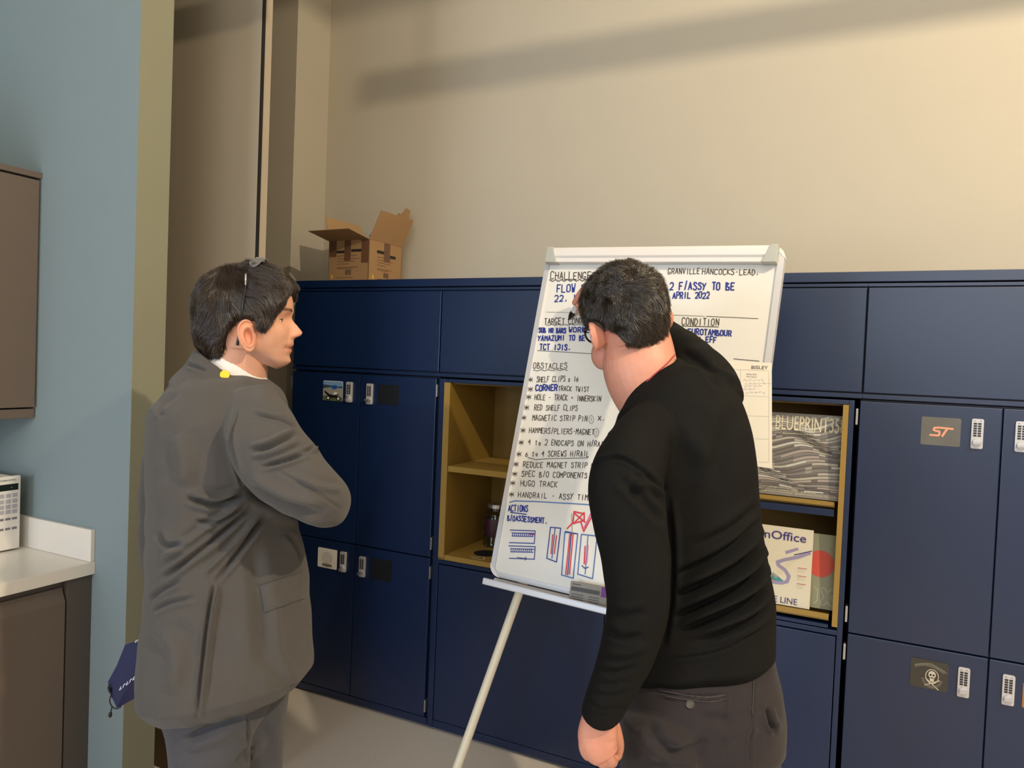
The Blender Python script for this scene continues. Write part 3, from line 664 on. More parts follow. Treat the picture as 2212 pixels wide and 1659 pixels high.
MB().box((-.26, -2.4, 1.36), (.024, -1.201, 2.09), m_cabe).build('body', wc)
for k in range(2): MB().box((.024, -1.205-.6*(k+1), 1.362), (.043, -1.207-.6*k, 2.082), m_cab).build('door', wc, .002)
MB().box((-.26, -2.4, 2.088), (.046, -1.201, 2.107), m_cab).build('cornice', wc, .002)
MB().box((-.2, -2.4, 1.327), (.036, -1.203, 1.357), m_cab).build('pelmet', wc, .003)
def microwave():
    X, Y1, Z0, Z1 = .039, -1.243, .918, 1.147; Y0 = Y1-.48
    t = thing('microwave_oven', (-.1, -1.48, .91), 'white microwave oven on the worktop cut by the left picture edge', 'microwave')
    w = mat('microwave_white', (230, 226, 220), .35)
    MB().box((-.22, Y0, Z0), (X-.012, Y1-.004, Z1-.004), w).build('body', t, .006)
    MB().box((X-.014, Y0+.13, Z0), (X, Y0+.13-.13, Z1), w).build('door', t, .003)
    cp = MB().box((X-.014, Y0+.26, Z0-.002), (X, Y1, Z1), w).build('control_panel', t, .003)
    MB().box((X-.010, Y0+.002, Z0+.01), (X+.002, Y0+.256, Z1-.01), mat('dark_glass', (18, 20, 22), .1)).build('window', t, .002)
    b = MB(); k = mat('display_black', (14, 18, 14), .2); g = mat('button_grey', (176, 174, 184), .5); ink = mat('panel_ink', (120, 116, 130), .6)
    fy = lambda q: Y1-q                                 # q metres left of the right edge
    q = lambda q0, q1, z0, z1, m: b.box((X-.0005, fy(q1), z0), (X+.0008, fy(q0), z1), m)
    q(.008, .09, 1.103, 1.123, k)
    for z in (1.087, 1.069, 1.052, 1.036, 1.016, .985):
        for j in range(4): q(.010+.020*j, .025+.020*j, z-.006, z+.006 if z > 1.03 else z+.001, g if z > 1.03 else ink)
    b.text('Panasonic', (X+.0004, Y1-.075, 1.133), (0, 1, 0), (0, 0, 1), .06, .007, mat('logo_grey', (70, 66, 84), .5))
    b.box((X, fy(.03), 1.111), (X+.0012, fy(.027), 1.1135), mat('led', (150, 180, 90), .4))
    b.build('panel_print', cp)
    for x in (-.2, 0): 
        for y in (Y0+.03, Y1-.03): MB().lathe([(.012, 0), (.012, .01)], (x, y, .9101), m_black, 12).build('foot', t)
microwave()
# ------------------------------------------------------------------ figure tools
RH = r0/np.linalg.norm(r0); FH = np.array([math.sin(yaw), math.cos(yaw), 0.0]); ZU = np.array([0, 0, 1.0])
def nrm(v): v = np.asarray(v, float); return v/(np.linalg.norm(v)+1e-12)
def crs(P, seg):
    P = np.array(P, float); Q = np.vstack([2*P[0]-P[1], P, 2*P[-1]-P[-2]]); out = []
    for i in range(1, len(Q)-2):
        p0, p1, p2, p3 = Q[i-1:i+3]
        for k in range(seg):
            t = k/seg; out.append(.5*(2*p1+(p2-p0)*t+(2*p0-5*p1+4*p2-p3)*t*t+(3*p1-p0-3*p2+p3)*t**3))
    out.append(Q[-2]); return np.array(out)
def loft(rings):
    M_ = len(rings[0]); vs = np.vstack(rings); k = len(rings)
    fs = [(i*M_+j, i*M_+(j+1) % M_, (i+1)*M_+(j+1) % M_, (i+1)*M_+j) for i in range(k-1) for j in range(M_)]
    c0 = len(vs); vs = np.vstack([vs, rings[0].mean(0), rings[-1].mean(0)])
    fs += [(c0, (j+1) % M_, j) for j in range(M_)]+[(c0+1, (k-1)*M_+j, (k-1)*M_+(j+1) % M_) for j in range(M_)]
    return vs, fs
# a limb: rows of (px, py, depth, half width px, half thickness m, tilt, tilt2); sections face along the path
def limb(path, seg=6, M_=36, n=2.2, k=1.0, caps=True):
    P = np.array([list(q)+[0]*(7-len(q)) for q in path], float); P = crs(P, seg); P[:, 3:5] = np.maximum(P[:, 3:5], 1e-3)
    C = np.array([at(*q[:3]) for q in P]); rings = []; S0 = None
    th = np.linspace(0, 2*math.pi, M_, endpoint=False); c = np.sign(np.cos(th))*abs(np.cos(th))**(2/n); s = np.sign(np.sin(th))*abs(np.sin(th))**(2/n)
    for i in range(len(P)):
        T = nrm(C[min(i+1, len(P)-1)]-C[max(i-1, 0)]); V = nrm(C[i]-CAM); S = np.cross(V, T)
        if np.linalg.norm(S) > .35:
            S = nrm(S)
            if S0 is None: S = S if S@r >= 0 else -S
            elif S@S0 < 0: S = -S
        else: S = nrm(S0-T*(T@S0)) if S0 is not None else nrm(r-T*(T@r))
        S0 = S; D = np.cross(S, T); D = D if D@V > 0 else -D
        w = P[i, 3]*P[i, 2]/F*k; tz = P[i, 4]*k
        R_ = C[i]+np.outer(c*w, S)+np.outer(s*tz, D)
        if P[i, 5] or P[i, 6]: R_ = R_-np.outer((P[i, 5]*c+P[i, 6]*c*c)*P[i, 2]/F, u)
        rings.append(R_)
    if caps:                                       # rounded ends
        out = []
        for e, o in ((0, 1), (-1, -2)):
            g = rings[e].mean(0); d = nrm(g-rings[o].mean(0)); rr = min(P[e, 3]*P[e, 2]/F, P[e, 4])*k*.5
            out.append([g+d*rr*q[0]+(rings[e]-g)*q[1] for q in ((.35, .86), (.8, .45))])
        rings = out[0][::-1]+rings+out[1]
    return loft(rings)
def ball(c, rx, ax=None, n=16):
    c = np.array(c, float); rx = np.array(rx if hasattr(rx, '__len__') else [rx]*3, float); A = np.eye(3) if ax is None else np.array(ax)
    rings = [c+(np.outer(np.cos(np.linspace(0, 2*math.pi, 2*n, endpoint=False)), A[0]*rx[0])+np.outer(np.sin(np.linspace(0, 2*math.pi, 2*n, endpoint=False)), A[1]*rx[1]))*math.sin(a)+A[2]*rx[2]*math.cos(a) for a in np.linspace(.08, math.pi-.08, n)]
    return loft(rings)
def fuse(parts, voxel, smooth=4):
    vs, fs = [], []
    for v, q in parts:
        b = len(vs); vs += [tuple(p) for p in v]; fs += [tuple(b+i for i in t) for t in q]
    me = bpy.data.meshes.new('tmp'); me.from_pydata(vs, [], fs)
    bm = bmesh.new(); bm.from_mesh(me)
    bmesh.ops.recalc_face_normals(bm, faces=bm.faces[:]); bm.to_mesh(me); bm.free()
    ob = bpy.data.objects.new('tmp', me); COL.objects.link(ob)
    md = ob.modifiers.new('r', 'REMESH'); md.mode = 'VOXEL'; md.voxel_size = voxel
    if smooth: ms = ob.modifiers.new('s', 'SMOOTH'); ms.factor = .5; ms.iterations = smooth
    dg = bpy.context.evaluated_depsgraph_get(); m2 = bpy.data.meshes.new_from_object(ob.evaluated_get(dg))
    bpy.data.objects.remove(ob); bpy.data.meshes.remove(me)
    return m2
def getv(me):
    a = np.empty(len(me.vertices)*3); me.vertices.foreach_get('co', a); V = a.reshape(-1, 3)
    a = np.empty(len(me.vertices)*3); me.vertices.foreach_get('normal', a); return V, a.reshape(-1, 3)
def projv(V):
    d = V-CAM; z = d@f; return W/2+F*(d@r)/z, H/2-F*(d@u)/z
def folds(me, strokes, fuzz=0.0, fs=60, seed=0):
    V, N = getv(me); px, py = projv(V); face = np.clip(((CAM-V)*N).sum(1)/np.linalg.norm(CAM-V, axis=1)*2.5, 0, 1)
    dv = np.zeros(len(V))
    for pts, wd, amp in strokes:
        Q = crs(pts, 8) if len(pts) > 2 else np.linspace(pts[0], pts[1], 10)
        Q = Q[:, :2]; pad = wd*4; sel = np.where((px > Q[:, 0].min()-pad) & (px < Q[:, 0].max()+pad) & (py > Q[:, 1].min()-pad) & (py < Q[:, 1].max()+pad) & (face > 0))[0]
        if not len(sel): continue
        X = np.stack([px[sel], py[sel]], 1); best = np.full(len(sel), 1e9); tb = np.zeros(len(sel)); sg = np.zeros(len(sel))
        for i in range(len(Q)-1):
            a, b = Q[i], Q[i+1]; e = b-a; L2 = e@e+1e-9; t = np.clip(((X-a)@e)/L2, 0, 1); D = X-a-np.outer(t, e); dd = np.hypot(D[:, 0], D[:, 1])
            m = dd < best; best[m] = dd[m]; tb[m] = ((i+t)/(len(Q)-1))[m]; sg[m] = (e[0]*D[:, 1]-e[1]*D[:, 0])[m]
        tp = np.clip(np.minimum(tb, 1-tb)*5, 0, 1)**.7; x = best/wd*np.sign(sg)
        pr = np.exp(-x*x)-.55*np.exp(-((abs(x)-1.9)/1.1)**2)
        dv[sel] += amp*pr*tp*face[sel]
    if fuzz:
        rg = np.random.default_rng(seed)
        for k in range(10):
            w_ = rg.normal(size=3)*fs; dv += fuzz/3*np.sin(V@w_+rg.uniform(0, 6))
    V = V+N*(dv*folds.gain)[:, None]; me.vertices.foreach_set('co', V.ravel()); me.update()
    return me
folds.gain = 1.25
def mobj(name, me, m, root, smooth=True):
    V, _ = getv(me); off = np.array(root['_loc']); me.vertices.foreach_set('co', (V-off).ravel()); me.update()
    me.materials.clear(); me.materials.append(m)
    me.polygons.foreach_set('use_smooth', [smooth]*len(me.polygons)); me.polygons.foreach_set('material_index', [0]*len(me.polygons))
    me.name = name; o = bpy.data.objects.new(name, me); COL.objects.link(o)
    o.parent = root; o['_loc'] = root['_loc']; return o
def bvh(me):
    V, _ = getv(me); return BVHTree.FromPolygons([tuple(p) for p in V], [tuple(q.vertices) for q in me.polygons])
def patch(tree, quad, nu, nv, off, thick, m, name, root, edge=None):
    # a cloth patch lying on a surface, outlined by four picture corners
    q = np.array(quad, float); top = []
    for j in range(nv+1):
        for i in range(nu+1):
            a, b = i/nu, j/nv; p = (q[0]*(1-a)+q[1]*a)*(1-b)+(q[3]*(1-a)+q[2]*a)*b
            d = ray(*p); hit = tree.ray_cast(Vector(CAM), Vector(d).normalized())
            if hit[0] is None: hit = tree.find_nearest(Vector(at(p[0], p[1], 1.6)))
            n = np.array(hit[1]); n = n if n@(-d) > 0 else -n
            e = 1 if (edge is None or (0 < i < nu and 0 < j < nv)) else edge
            top.append(np.array(hit[0])+n*(off+thick*e))
            if i == 0 and j == 0: pass
    N_ = (nu+1)*(nv+1); n0 = nrm(CAM-top[N_//2]); vs = top+[p-n0*(thick+off+.001) for p in top]
    fs = [(j*(nu+1)+i, j*(nu+1)+i+1, (j+1)*(nu+1)+i+1, (j+1)*(nu+1)+i) for j in range(nv) for i in range(nu)]
    fs += [tuple(N_+k for k in reversed(t)) for t in fs]
    rim = [i for i in range(nu+1)]+[(j+1)*(nu+1)+nu for j in range(nv)]+[nv*(nu+1)+i for i in range(nu-1, -1, -1)]+[j*(nu+1) for j in range(nv-1, 0, -1)]
    fs += [(rim[k], rim[(k+1) % len(rim)], N_+rim[(k+1) % len(rim)], N_+rim[k]) for k in range(len(rim))]
    return MB().add(vs, fs, m).build(name, root, smooth=True)

# ------------------------------------------------------------------ head: stacked sections with a sculpted face
HZ = np.linspace(-.076, .1655, 150)
def sm(xs, ys, z, k=5):
    v = np.interp(z, xs, ys)
    for _ in range(k): v = np.convolve(np.pad(v, 2, 'edge'), [.1, .2, .4, .2, .1], 'valid')
    return v
fb = sm([-.076, -.07, -.0566, -.04, -.02, 0, .02, .045, .065, .08, .10, .12, .14, .155, .163, .1655], [.055, .072, .086, .087, .091, .0945, .095, .0925, .0995, .1, .096, .087, .069, .045, .022, .004], HZ)
mid = sm([-.074, -.0677, -.0566, -.0417, -.0306, -.0245, -.0167, -.009, 0, .003, .0056, .013, .02, .03, .04, .048, .06], [0, .006, .0105, .003, .0095, .0035, .0105, .0078, .0085, .019, .0245, .030, .024, .0168, .008, .0035, 0], HZ, 1)
sig = np.interp(HZ, [-.06, -.03, -.012, -.002, .004, .012, .02, .03, .05], [.017, .021, .019, .014, .0125, .0115, .0092, .0085, .010])
bk = sm([-.076, -.05, -.03, 0, .03, .06, .09, .115, .14, .155, .1655], [-.05, -.062, -.075, -.095, -.108, -.112, -.106, -.094, -.07, -.043, -.004], HZ)
wd_ = sm([-.076, -.07, -.055, -.035, -.015, .01, .04, .07, .10, .13, .15, .16, .1655], [.024, .034, .050, .061, .067, .072, .0755, .077, .073, .059, .040, .022, .004], HZ)
HP = 210
def head_local():
    ph = np.linspace(0, 2*math.pi, HP, endpoint=False); n = 2.35
    c = np.sign(np.cos(ph))*abs(np.cos(ph))**(2/n); s = np.sign(np.sin(ph))*abs(np.sin(ph))**(2/n)
    X = wd_[:, None]*s[None]; Y = np.where(c[None] > 0, fb[:, None]*c[None], -bk[:, None]*c[None]); Z = np.repeat(HZ[:, None], HP, 1)
    fr_ = np.clip(c[None]*3, 0, 1)
    Y = Y+mid[:, None]*np.exp(-(X/sig[:, None])**2)*fr_
    g = lambda x0, z0, sx, sz: np.exp(-((abs(X)-x0)/sx)**2-((Z-z0)/sz)**2)*fr_
    Y += -.012*g(.031, .041, .017, .0115)+.004*g(.03, .060, .022, .007)+.0055*g(.0125, .0035, .0065, .006)-.0035*g(.02, .004, .004, .009)+.003*g(.05, .012, .016, .016)-.003*g(.045, -.022, .014, .018)-.004*g(.024, -.024, .006, .006)
    X = X*(1+.06*np.exp(-((Z-.012)/.02)**2)*np.exp(-((Y-.05)/.03)**2))
    t = np.clip((-.022-Z)/.045, 0, 1); Z = Z+.42*np.clip(.065-Y, 0, .12)*t*t*(3-2*t)
    return X, Y, Z
HX, HY, HZZ = head_local()
def grid_faces(a, b): return [(i*b+j, i*b+(j+1) % b, (i+1)*b+(j+1) % b, (i+1)*b+j) for i in range(a-1) for j in range(b)]
class Head:
    def __init__(s, c, hf, hu, sx=1, sy=1, sz=1):
        s.c = np.array(c); s.hf = nrm(hf); s.hu = nrm(hu-s.hf*(np.dot(hu, s.hf))); s.hr = np.cross(s.hf, s.hu); s.sc = (sx, sy, sz)
    def w(s, x, y, z): x, y, z = np.asarray(x)*s.sc[0], np.asarray(y)*s.sc[1], np.asarray(z)*s.sc[2]; return s.c+x[..., None]*s.hr+y[..., None]*s.hf+z[..., None]*s.hu
    def loc(s, V): d = V-s.c; return d@s.hr/s.sc[0], d@s.hf/s.sc[1], d@s.hu/s.sc[2]
    def mesh(s):
        G_ = s.w(HX, HY, HZZ); return loft([G_[i] for i in range(len(HZ))])
    def cap(s, thick):                             # thick: (x, y, z) -> hair thickness
        P = np.stack([HX*s.sc[0], HY*s.sc[1], HZZ*s.sc[2]], -1)
        du = np.roll(P, -1, 1)-np.roll(P, 1, 1); dz = np.gradient(P, axis=0); N = np.cross(du, dz); N /= np.linalg.norm(N, axis=-1, keepdims=True)+1e-9
        N[-3:] = [0, 0, 1]; sgn = np.sign((N*P).sum(-1, keepdims=True)); N = N*np.where(sgn == 0, 1, sgn)
        for _ in range(4): N = (N+np.roll(N, 1, 1)+np.roll(N, -1, 1)); N[1:-1] += N[:-2]+N[2:]; N /= np.linalg.norm(N, axis=-1, keepdims=True)
        T = thick(HX, HY, HZZ); Q = P+N*T[..., None]
        return s.c+Q[..., 0:1]*s.hr+Q[..., 1:2]*s.hf+Q[..., 2:3]*s.hu, T
def ear(c, fw, up, out, h=.068, w=.040, flare=.35, tilt=.2):
    fw, out = nrm(fw), nrm(out); up = nrm(up)
    upt = up*math.cos(tilt)-fw*math.sin(tilt); fwt = fw*math.cos(tilt)+up*math.sin(tilt)
    o2 = out*math.cos(flare)+fwt*math.sin(flare); f2 = fwt*math.cos(flare)-out*math.sin(flare)
    ss = np.array([0, .15, .3, .42, .52, .6, .68, .75, .82, .88, .93, .97, 1.0]); n = 48; th = np.linspace(0, 2*math.pi, n, endpoint=False)
    prof = np.interp(ss, [0, .3, .42, .55, .64, .74, .83, .92, 1], [-.007, -.006, .000, .0105, .0115, .0035, .0055, .0130, .0060])
    rings = []
    for q, z in zip(ss, prof):
        ct, st = np.cos(th), np.sin(th); rx = w/2*(1+.16*st)*np.where(ct > 0, .9, 1.05); X = q*rx*ct; Yv = q*h/2*st
        sh = (1-q)**1.0*np.array([.005, -.006]); lob = np.clip(-st*1.6-.7, 0, 1)*np.clip(q*1.6-.5, 0, 1)
        zz = z*(1-lob)+.0045*lob; fwd = np.clip(ct*2-1.0, 0, 1)*np.clip(q*3-1.6, 0, 1); zz = zz*(1-fwd)+.001*fwd
        rings.append(np.array(c)+np.outer(X+sh[0], f2)+np.outer(Yv+sh[1], upt)+np.outer(zz, o2))
    back = [np.array(c)+np.outer(.97*w/2*(1+.16*np.sin(th))*np.cos(th), f2)+np.outer(.97*h/2*np.sin(th), upt)+np.outer(np.full(n, -.001), o2),
            np.array(c)+np.outer(.6*w/2*np.cos(th)+.006, f2)+np.outer(.62*h/2*np.sin(th), upt)+np.outer(np.full(n, -.018), o2)]
    return loft(rings+back)
def skin_mat(name, base):
    m = bpy.data.materials.new(name); m.use_nodes = True; nt = m.node_tree; b = nt.nodes['Principled BSDF']
    at_ = nt.nodes.new('ShaderNodeAttribute'); at_.attribute_name = 'tint'; mx = nt.nodes.new('ShaderNodeMix'); mx.data_type = 'RGBA'; mx.blend_type = 'MULTIPLY'; mx.inputs[0].default_value = 1
    nz = nt.nodes.new('ShaderNodeTexNoise'); nz.inputs['Scale'].default_value = 60; nz.inputs['Detail'].default_value = 5
    cr_ = nt.nodes.new('ShaderNodeMix'); cr_.data_type = 'RGBA'; c = s2l(base); cr_.inputs[6].default_value = (*[x*.9 for x in c], 1); cr_.inputs[7].default_value = (*[x*1.08 for x in c], 1)
    tc = nt.nodes.new('ShaderNodeTexCoord'); L = nt.links.new
    L(tc.outputs['Object'], nz.inputs['Vector']); L(nz.outputs[0], cr_.inputs[0]); L(cr_.outputs[2], mx.inputs[6]); L(at_.outputs['Color'], mx.inputs[7]); L(mx.outputs[2], b.inputs['Base Color'])
    b.inputs['Roughness'].default_value = .5; b.inputs['Subsurface Weight'].default_value = .12; b.inputs['Subsurface Radius'].default_value = (.01, .004, .002)
    bp_ = nt.nodes.new('ShaderNodeBump'); bp_.inputs['Strength'].default_value = .12; bp_.inputs['Distance'].default_value = .001
    n3 = nt.nodes.new('ShaderNodeTexNoise'); n3.inputs['Scale'].default_value = 450; L(tc.outputs['Object'], n3.inputs['Vector']); L(n3.outputs[0], bp_.inputs['Height']); L(bp_.outputs[0], b.inputs['Normal'])
    return m
def tint(me, hd, hands=(), stub=1.0):
    V, _ = getv(me); x, y, z = hd.loc(V); T = np.ones((len(V), 4))
    hm = (abs(x) < .11) & (abs(y) < .15) & (z > -.11) & (z < .17); fr_ = hm & (y > .03)
    def ap(w, col): w = np.clip(w, 0, 1)[:, None]; T[:, :3] = T[:, :3]*(1-w)+T[:, :3]*np.array(col)*w
    ap(np.exp(-((abs(x))/.024)**4-((z+.0245)/.0085)**2)*(fr_ & (y > .075)), (.78, .52, .50))
    ap(np.exp(-((abs(x))/.02)**4-((z+.0235)/.0018)**2)*(fr_ & (y > .08)), (.4, .3, .3))
    ap(.85*np.exp(-((abs(x)-.03)/.02)**4-((z-.0635)/.005)**2)*fr_, (.30, .25, .22))
    ap(.38*stub*np.clip((-.004-z-.25*np.clip(.05-y, 0, 1))/.02, 0, 1)*hm*(y > -.005)*(z > -.10), (.62, .66, .72))
    ap(.4*np.exp(-(x/.02)**2-((z-.008)/.018)**2)*fr_*(y > .09), (1.0, .78, .74))
    ap(.45*hm*(abs(x) > .068)*(z < .05)*(z > -.05)*(y < .03), (1.0, .76, .72))
    for P, rad in hands: ap(.35*np.exp(-(np.linalg.norm(V-P, axis=1)/rad)**2), (1.0, .8, .78))
    a = me.color_attributes.new('tint', 'FLOAT_COLOR', 'POINT'); a.data.foreach_set('color', T.ravel())
def vnoise(p, s, seed=0): 
    from mathutils import noise
    return np.array(noise.noise_vector(Vector(p)*s+Vector((seed, seed*.7, -seed))))
def hair(hd, thick, flow, count, length, root, m_cap, m_str, seed=1, pts=8, rad=.0004, wave=.35, lift=.003, nsc=38):
    G_, T = hd.cap(thick); a, b = T.shape
    vs = [tuple(p) for p in G_.reshape(-1, 3)]; fs = grid_faces(a, b)
    keep = [q for q in fs if max(T.reshape(-1)[list(q)]) > -.002]
    cp = MB().add(vs, keep, m_cap).build('hair', root, smooth=False); cp.data.polygons.foreach_set('use_smooth', [True]*len(cp.data.polygons))
    G2, T2 = hd.cap(lambda x, y, z: np.maximum(thick(x, y, z), .0022)); tree = BVHTree.FromPolygons([tuple(p) for p in G2.reshape(-1, 3)], fs)
    rg = np.random.default_rng(seed); G2f = G2.reshape(-1, 3)
    A = np.array([np.linalg.norm(np.cross(G2f[q[1]]-G2f[q[0]], G2f[q[3]]-G2f[q[0]])) if min(T.reshape(-1)[list(q)]) > .003 else 0 for q in fs]); A /= A.sum()
    ids = rg.choice(len(fs), count, p=A); P = np.empty((count, pts, 3))
    for i, fi in enumerate(ids):
        q = fs[fi]; w = rg.dirichlet((1, 1, 1, 1)); p = (G2f[list(q)]*w[:, None]).sum(0); L = length*rg.uniform(.55, 1.15); st = L/(pts-1); lf = rg.uniform(.0, 1)**2*lift; ph = rg.uniform(0, 1)
        for k in range(pts):
            h = tree.find_nearest(Vector(p)); n = np.array(h[1]); pos = np.array(h[0]); n = n if n@(pos-hd.c) > 0 else -n
            t = k/(pts-1); P[i, k] = pos+n*(-.0006*(1-t)**2+.0012+lf*t*1.6)
            lx, ly, lz = hd.loc(pos); outq = float(thick(lx, ly, lz)) < .0; stp = st*(.12 if outq else 1)
            d = flow(pos, n); d = d+vnoise(pos, nsc, seed)*wave*2+vnoise(pos+d*.01, nsc*3.2, seed+5)*wave*.9+rg.normal(size=3)*.07; d = d-n*(d@n); p = pos+nrm(d)*stp
    hair.tree = BVHTree.FromPolygons(vs, fs)
    cu = bpy.data.hair_curves.new('hair_strands'); cu.add_curves([pts]*count)
    off = np.array(root['_loc']); cu.points.foreach_set('position', (P-off).astype(np.float32).ravel())
    ra = cu.attributes.get('radius') or cu.attributes.new('radius', 'FLOAT', 'POINT')
    ra.data.foreach_set('value', np.tile(rad*np.linspace(1, .25, pts), count).astype(np.float32))
    cu.materials.append(m_str); o = bpy.data.objects.new('hair_strands', cu); COL.objects.link(o); o.parent = cp; o['kind'] = 'stuff'
    return cp
def hairmat(name, rgb, rough=.42):
    m = mat(name, rgb, rough, spec=.9); return m
def fabric(name, rgb, var=.08, bump=.5, bs=900, rough=.85, sheen=.15):
    return mat(name, rgb, rough, bump=bump, bscale=bs, var=var, vscale=260, spec=.2, sheen=sheen)
# ------------------------------------------------------------------ the man in the grey suit
m_suit = fabric('grey_suit_wool', (82, 79, 77)); m_shirt = mat('white_shirt', (232, 228, 226), .7); m_blk = mat('black_plastic', (14, 14, 16), .35)
m_trs = fabric('grey_trouser_wool', (76, 76, 82))
m_hcap = mat('dark_hair_base', (20, 16, 13), .6, bump=.5, bscale=300); m_hair1 = hairmat('dark_brown_hair', (52, 39, 29), .27); m_hair2 = hairmat('black_brown_hair', (48, 39, 31), .28)
m_shoe = mat('black_leather', (20, 18, 18), .3)
def legs_down(L, k=1.0, stop=None): return [[q for q in l] for l in L]
def shoe(b, toe, m, root):
    b = np.array(b, float); d = nrm(np.array([toe[0], toe[1], 0])); sd = np.cross(ZU, d); rings = []
    for x, w, z1 in ((-.085, .025, .05), (-.075, .036, .075), (-.03, .040, .09), (.03, .044, .085), (.09, .05, .06), (.15, .045, .042), (.185, .025, .03)):
        rings.append(np.array([b+d*x+sd*w*math.cos(a)*(1 if abs(math.sin(a)) < .99 else .6)+ZU*(.0015+(z1/2)*(1+math.sin(a))) for a in np.linspace(0, 2*math.pi, 20, endpoint=False)]))
    v, q = loft(rings); MB().add(v, q, m).build('shoe', root, smooth=True)
def man_left():
    root = thing('person', (1.06, -1.33, 0), 'man in grey suit watching with folded arm, glasses pushed up on dark hair', 'person')
    psi = math.radians(8); hf = RH*math.cos(psi)+FH*math.sin(psi); hr = np.cross(hf, ZU)
    ea = at(537.5, 726, 1.705); hc = at(530, 727, 1.705)-hr*.074
    hf2 = nrm(hf+ZU*.03)
    hd = Head(hc, hf2, ZU+r*.02, .97, .945, 1.0)
    torso = [(472, 796, 1.79, 62, .065), (472, 818, 1.79, 90, .105), (474, 842, 1.79, 114, .15), (477, 878, 1.79, 138, .19), (476, 925, 1.79, 144, .205), (468, 970, 1.79, 140, .205), (465, 1030, 1.79, 136, .20), (469, 1090, 1.79, 140, .195), (483, 1150, 1.79, 154, .19), (492, 1230, 1.79, 162, .19), (494, 1310, 1.79, 168, .195), (493, 1370, 1.79, 174, .20, -8, 2), (491, 1420, 1.79, 178, .205, -20, 7), (490, 1450, 1.79, 179, .205, -30, 12)]
    armR = [(546, 874, 1.69, 58, .055), (564, 930, 1.625, 76, .068), (592, 985, 1.59, 82, .072), (630, 1028, 1.575, 80, .07), (670, 1060, 1.575, 67, .065), (697, 1080, 1.60, 54, .06), (703, 1085, 1.66, 48, .055), (690, 1082, 1.76, 46, .05), (655, 1064, 1.88, 42, .045), (610, 1046, 1.96, 36, .036)]
    armL = [(420, 880, 1.92, 44, .05), (385, 930, 1.97, 56, .06), (362, 1030, 1.99, 54, .06), (349, 1150, 2.0, 46, .05), (352, 1240, 1.99, 38, .045), (348, 1330, 1.955, 34, .04), (342, 1385, 1.93, 30, .036)]
    legN = [(480, 1420, 1.78, 120, .13), (462, 1520, 1.76, 116, .115), (452, 1600, 1.745, 86, .098), (455, 1700, 1.74, 78, .088), (462, 1830, 1.735, 68, .074), (468, 1960, 1.735, 60, .064), (470, 2090, 1.735, 57, .062)]
    legF = [(520, 1420, 1.84, 110, .12), (538, 1520, 1.87, 80, .11), (537, 1600, 1.885, 72, .095), (534, 1700, 1.89, 70, .085), (532, 1830, 1.895, 62, .072), (530, 1940, 1.895, 56, .062), (530, 2030, 1.90, 54, .060)]
    tf = nrm(RH*math.cos(math.radians(20))+FH*math.sin(math.radians(20)))
    # body: one continuous skin from head to feet
    neck = [(520, 715, 1.785, 56, .062), (516, 760, 1.785, 60, .064), (510, 800, 1.785, 66, .068), (494, 850, 1.79, 80, .09), (480, 900, 1.79, 96, .12)]
    parts = [hd.mesh(), limb(neck), limb([q[:5] for q in torso[2:10]], k=.80), limb(armR, k=.5), limb(armL, k=.66), limb(legN+[(472, 2150, 1.735, 40, .05)], k=.78), limb(legF+[(530, 2085, 1.9, 38, .05)], k=.78)]
    parts += [ear(ea-hf2*.002+hr*.008, hf2, ZU, hr, .076, .043, .45, .18), ear(hc-hr*.078-hf2*.010, hf2, ZU, -hr, .072, .041, .45, .18)]
    for s in (1, -1): parts.append(ball(hd.w(.031*s, .0670, .0480), [.0140, .0140, .0085], (hd.hr, hd.hf, hd.hu)))     # upper lids
    hl = at(342, 1402, 1.925)
    # hands
    def hand(base, d, across, nrm_, L=.17, curl=1.0):
        d, across = nrm(d), nrm(across); nn = nrm(np.cross(d, across)); out = []
        pal = []
        for t, w, th_ in ((-.03, .026, .02), (.0, .029, .02), (.03, .038, .017), (.06, .043, .015), (.088, .041, .013)):
            pal.append(np.array([base+d*t+across*w*math.cos(a)+nn*th_*math.sin(a) for a in np.linspace(0, 2*math.pi, 20, endpoint=False)]))
        out.append(loft(pal))
        for i, (o, l) in enumerate(((-.031, .062), (-.0105, .078), (.0105, .084), (.031, .074))):
            p = base+d*.078+across*o; v = d.copy(); ring = MB(); pts = [p]; a = .35*curl
            for sgm in (.45, .32, .23):
                v = nrm(v*math.cos(a)+nn*math.sin(a)); p = p+v*l*sgm; pts.append(p); a = .75*curl
            ring.tube(crs(pts, 3), list(np.linspace(.0095, .0072, 10)), m_shirt, 12)
            out.append((ring.v, ring.f)); out.append(ball(pts[-1], .0074, n=6))
        tb = MB(); pts = [base+d*.015-across*.024, base+d*.045-across*.05+nn*.01, base+d*.072-across*.052+nn*.022, base+d*.092-across*.044+nn*.03]
        tb.tube(crs(pts, 3), list(np.linspace(.0135, .0085, 10)), m_shirt, 12); out += [(tb.v, tb.f), ball(pts[-1], .0085, n=6)]
        return out
    man_left.hand = hand
    parts += hand(hl, -ZU*.95-RH*.3, FH, 1, curl=.9)
    parts += hand(at(606, 1044, 1.965), nrm(-RH*.6+FH*.7+ZU*.35), ZU, 1, curl=.7)
    me = fuse(parts, .0022, 2); tint(me, hd, [(hl-ZU*.09, .04)])
    mobj('body', me, skin_mat('skin_warm', (220, 164, 136)), root)
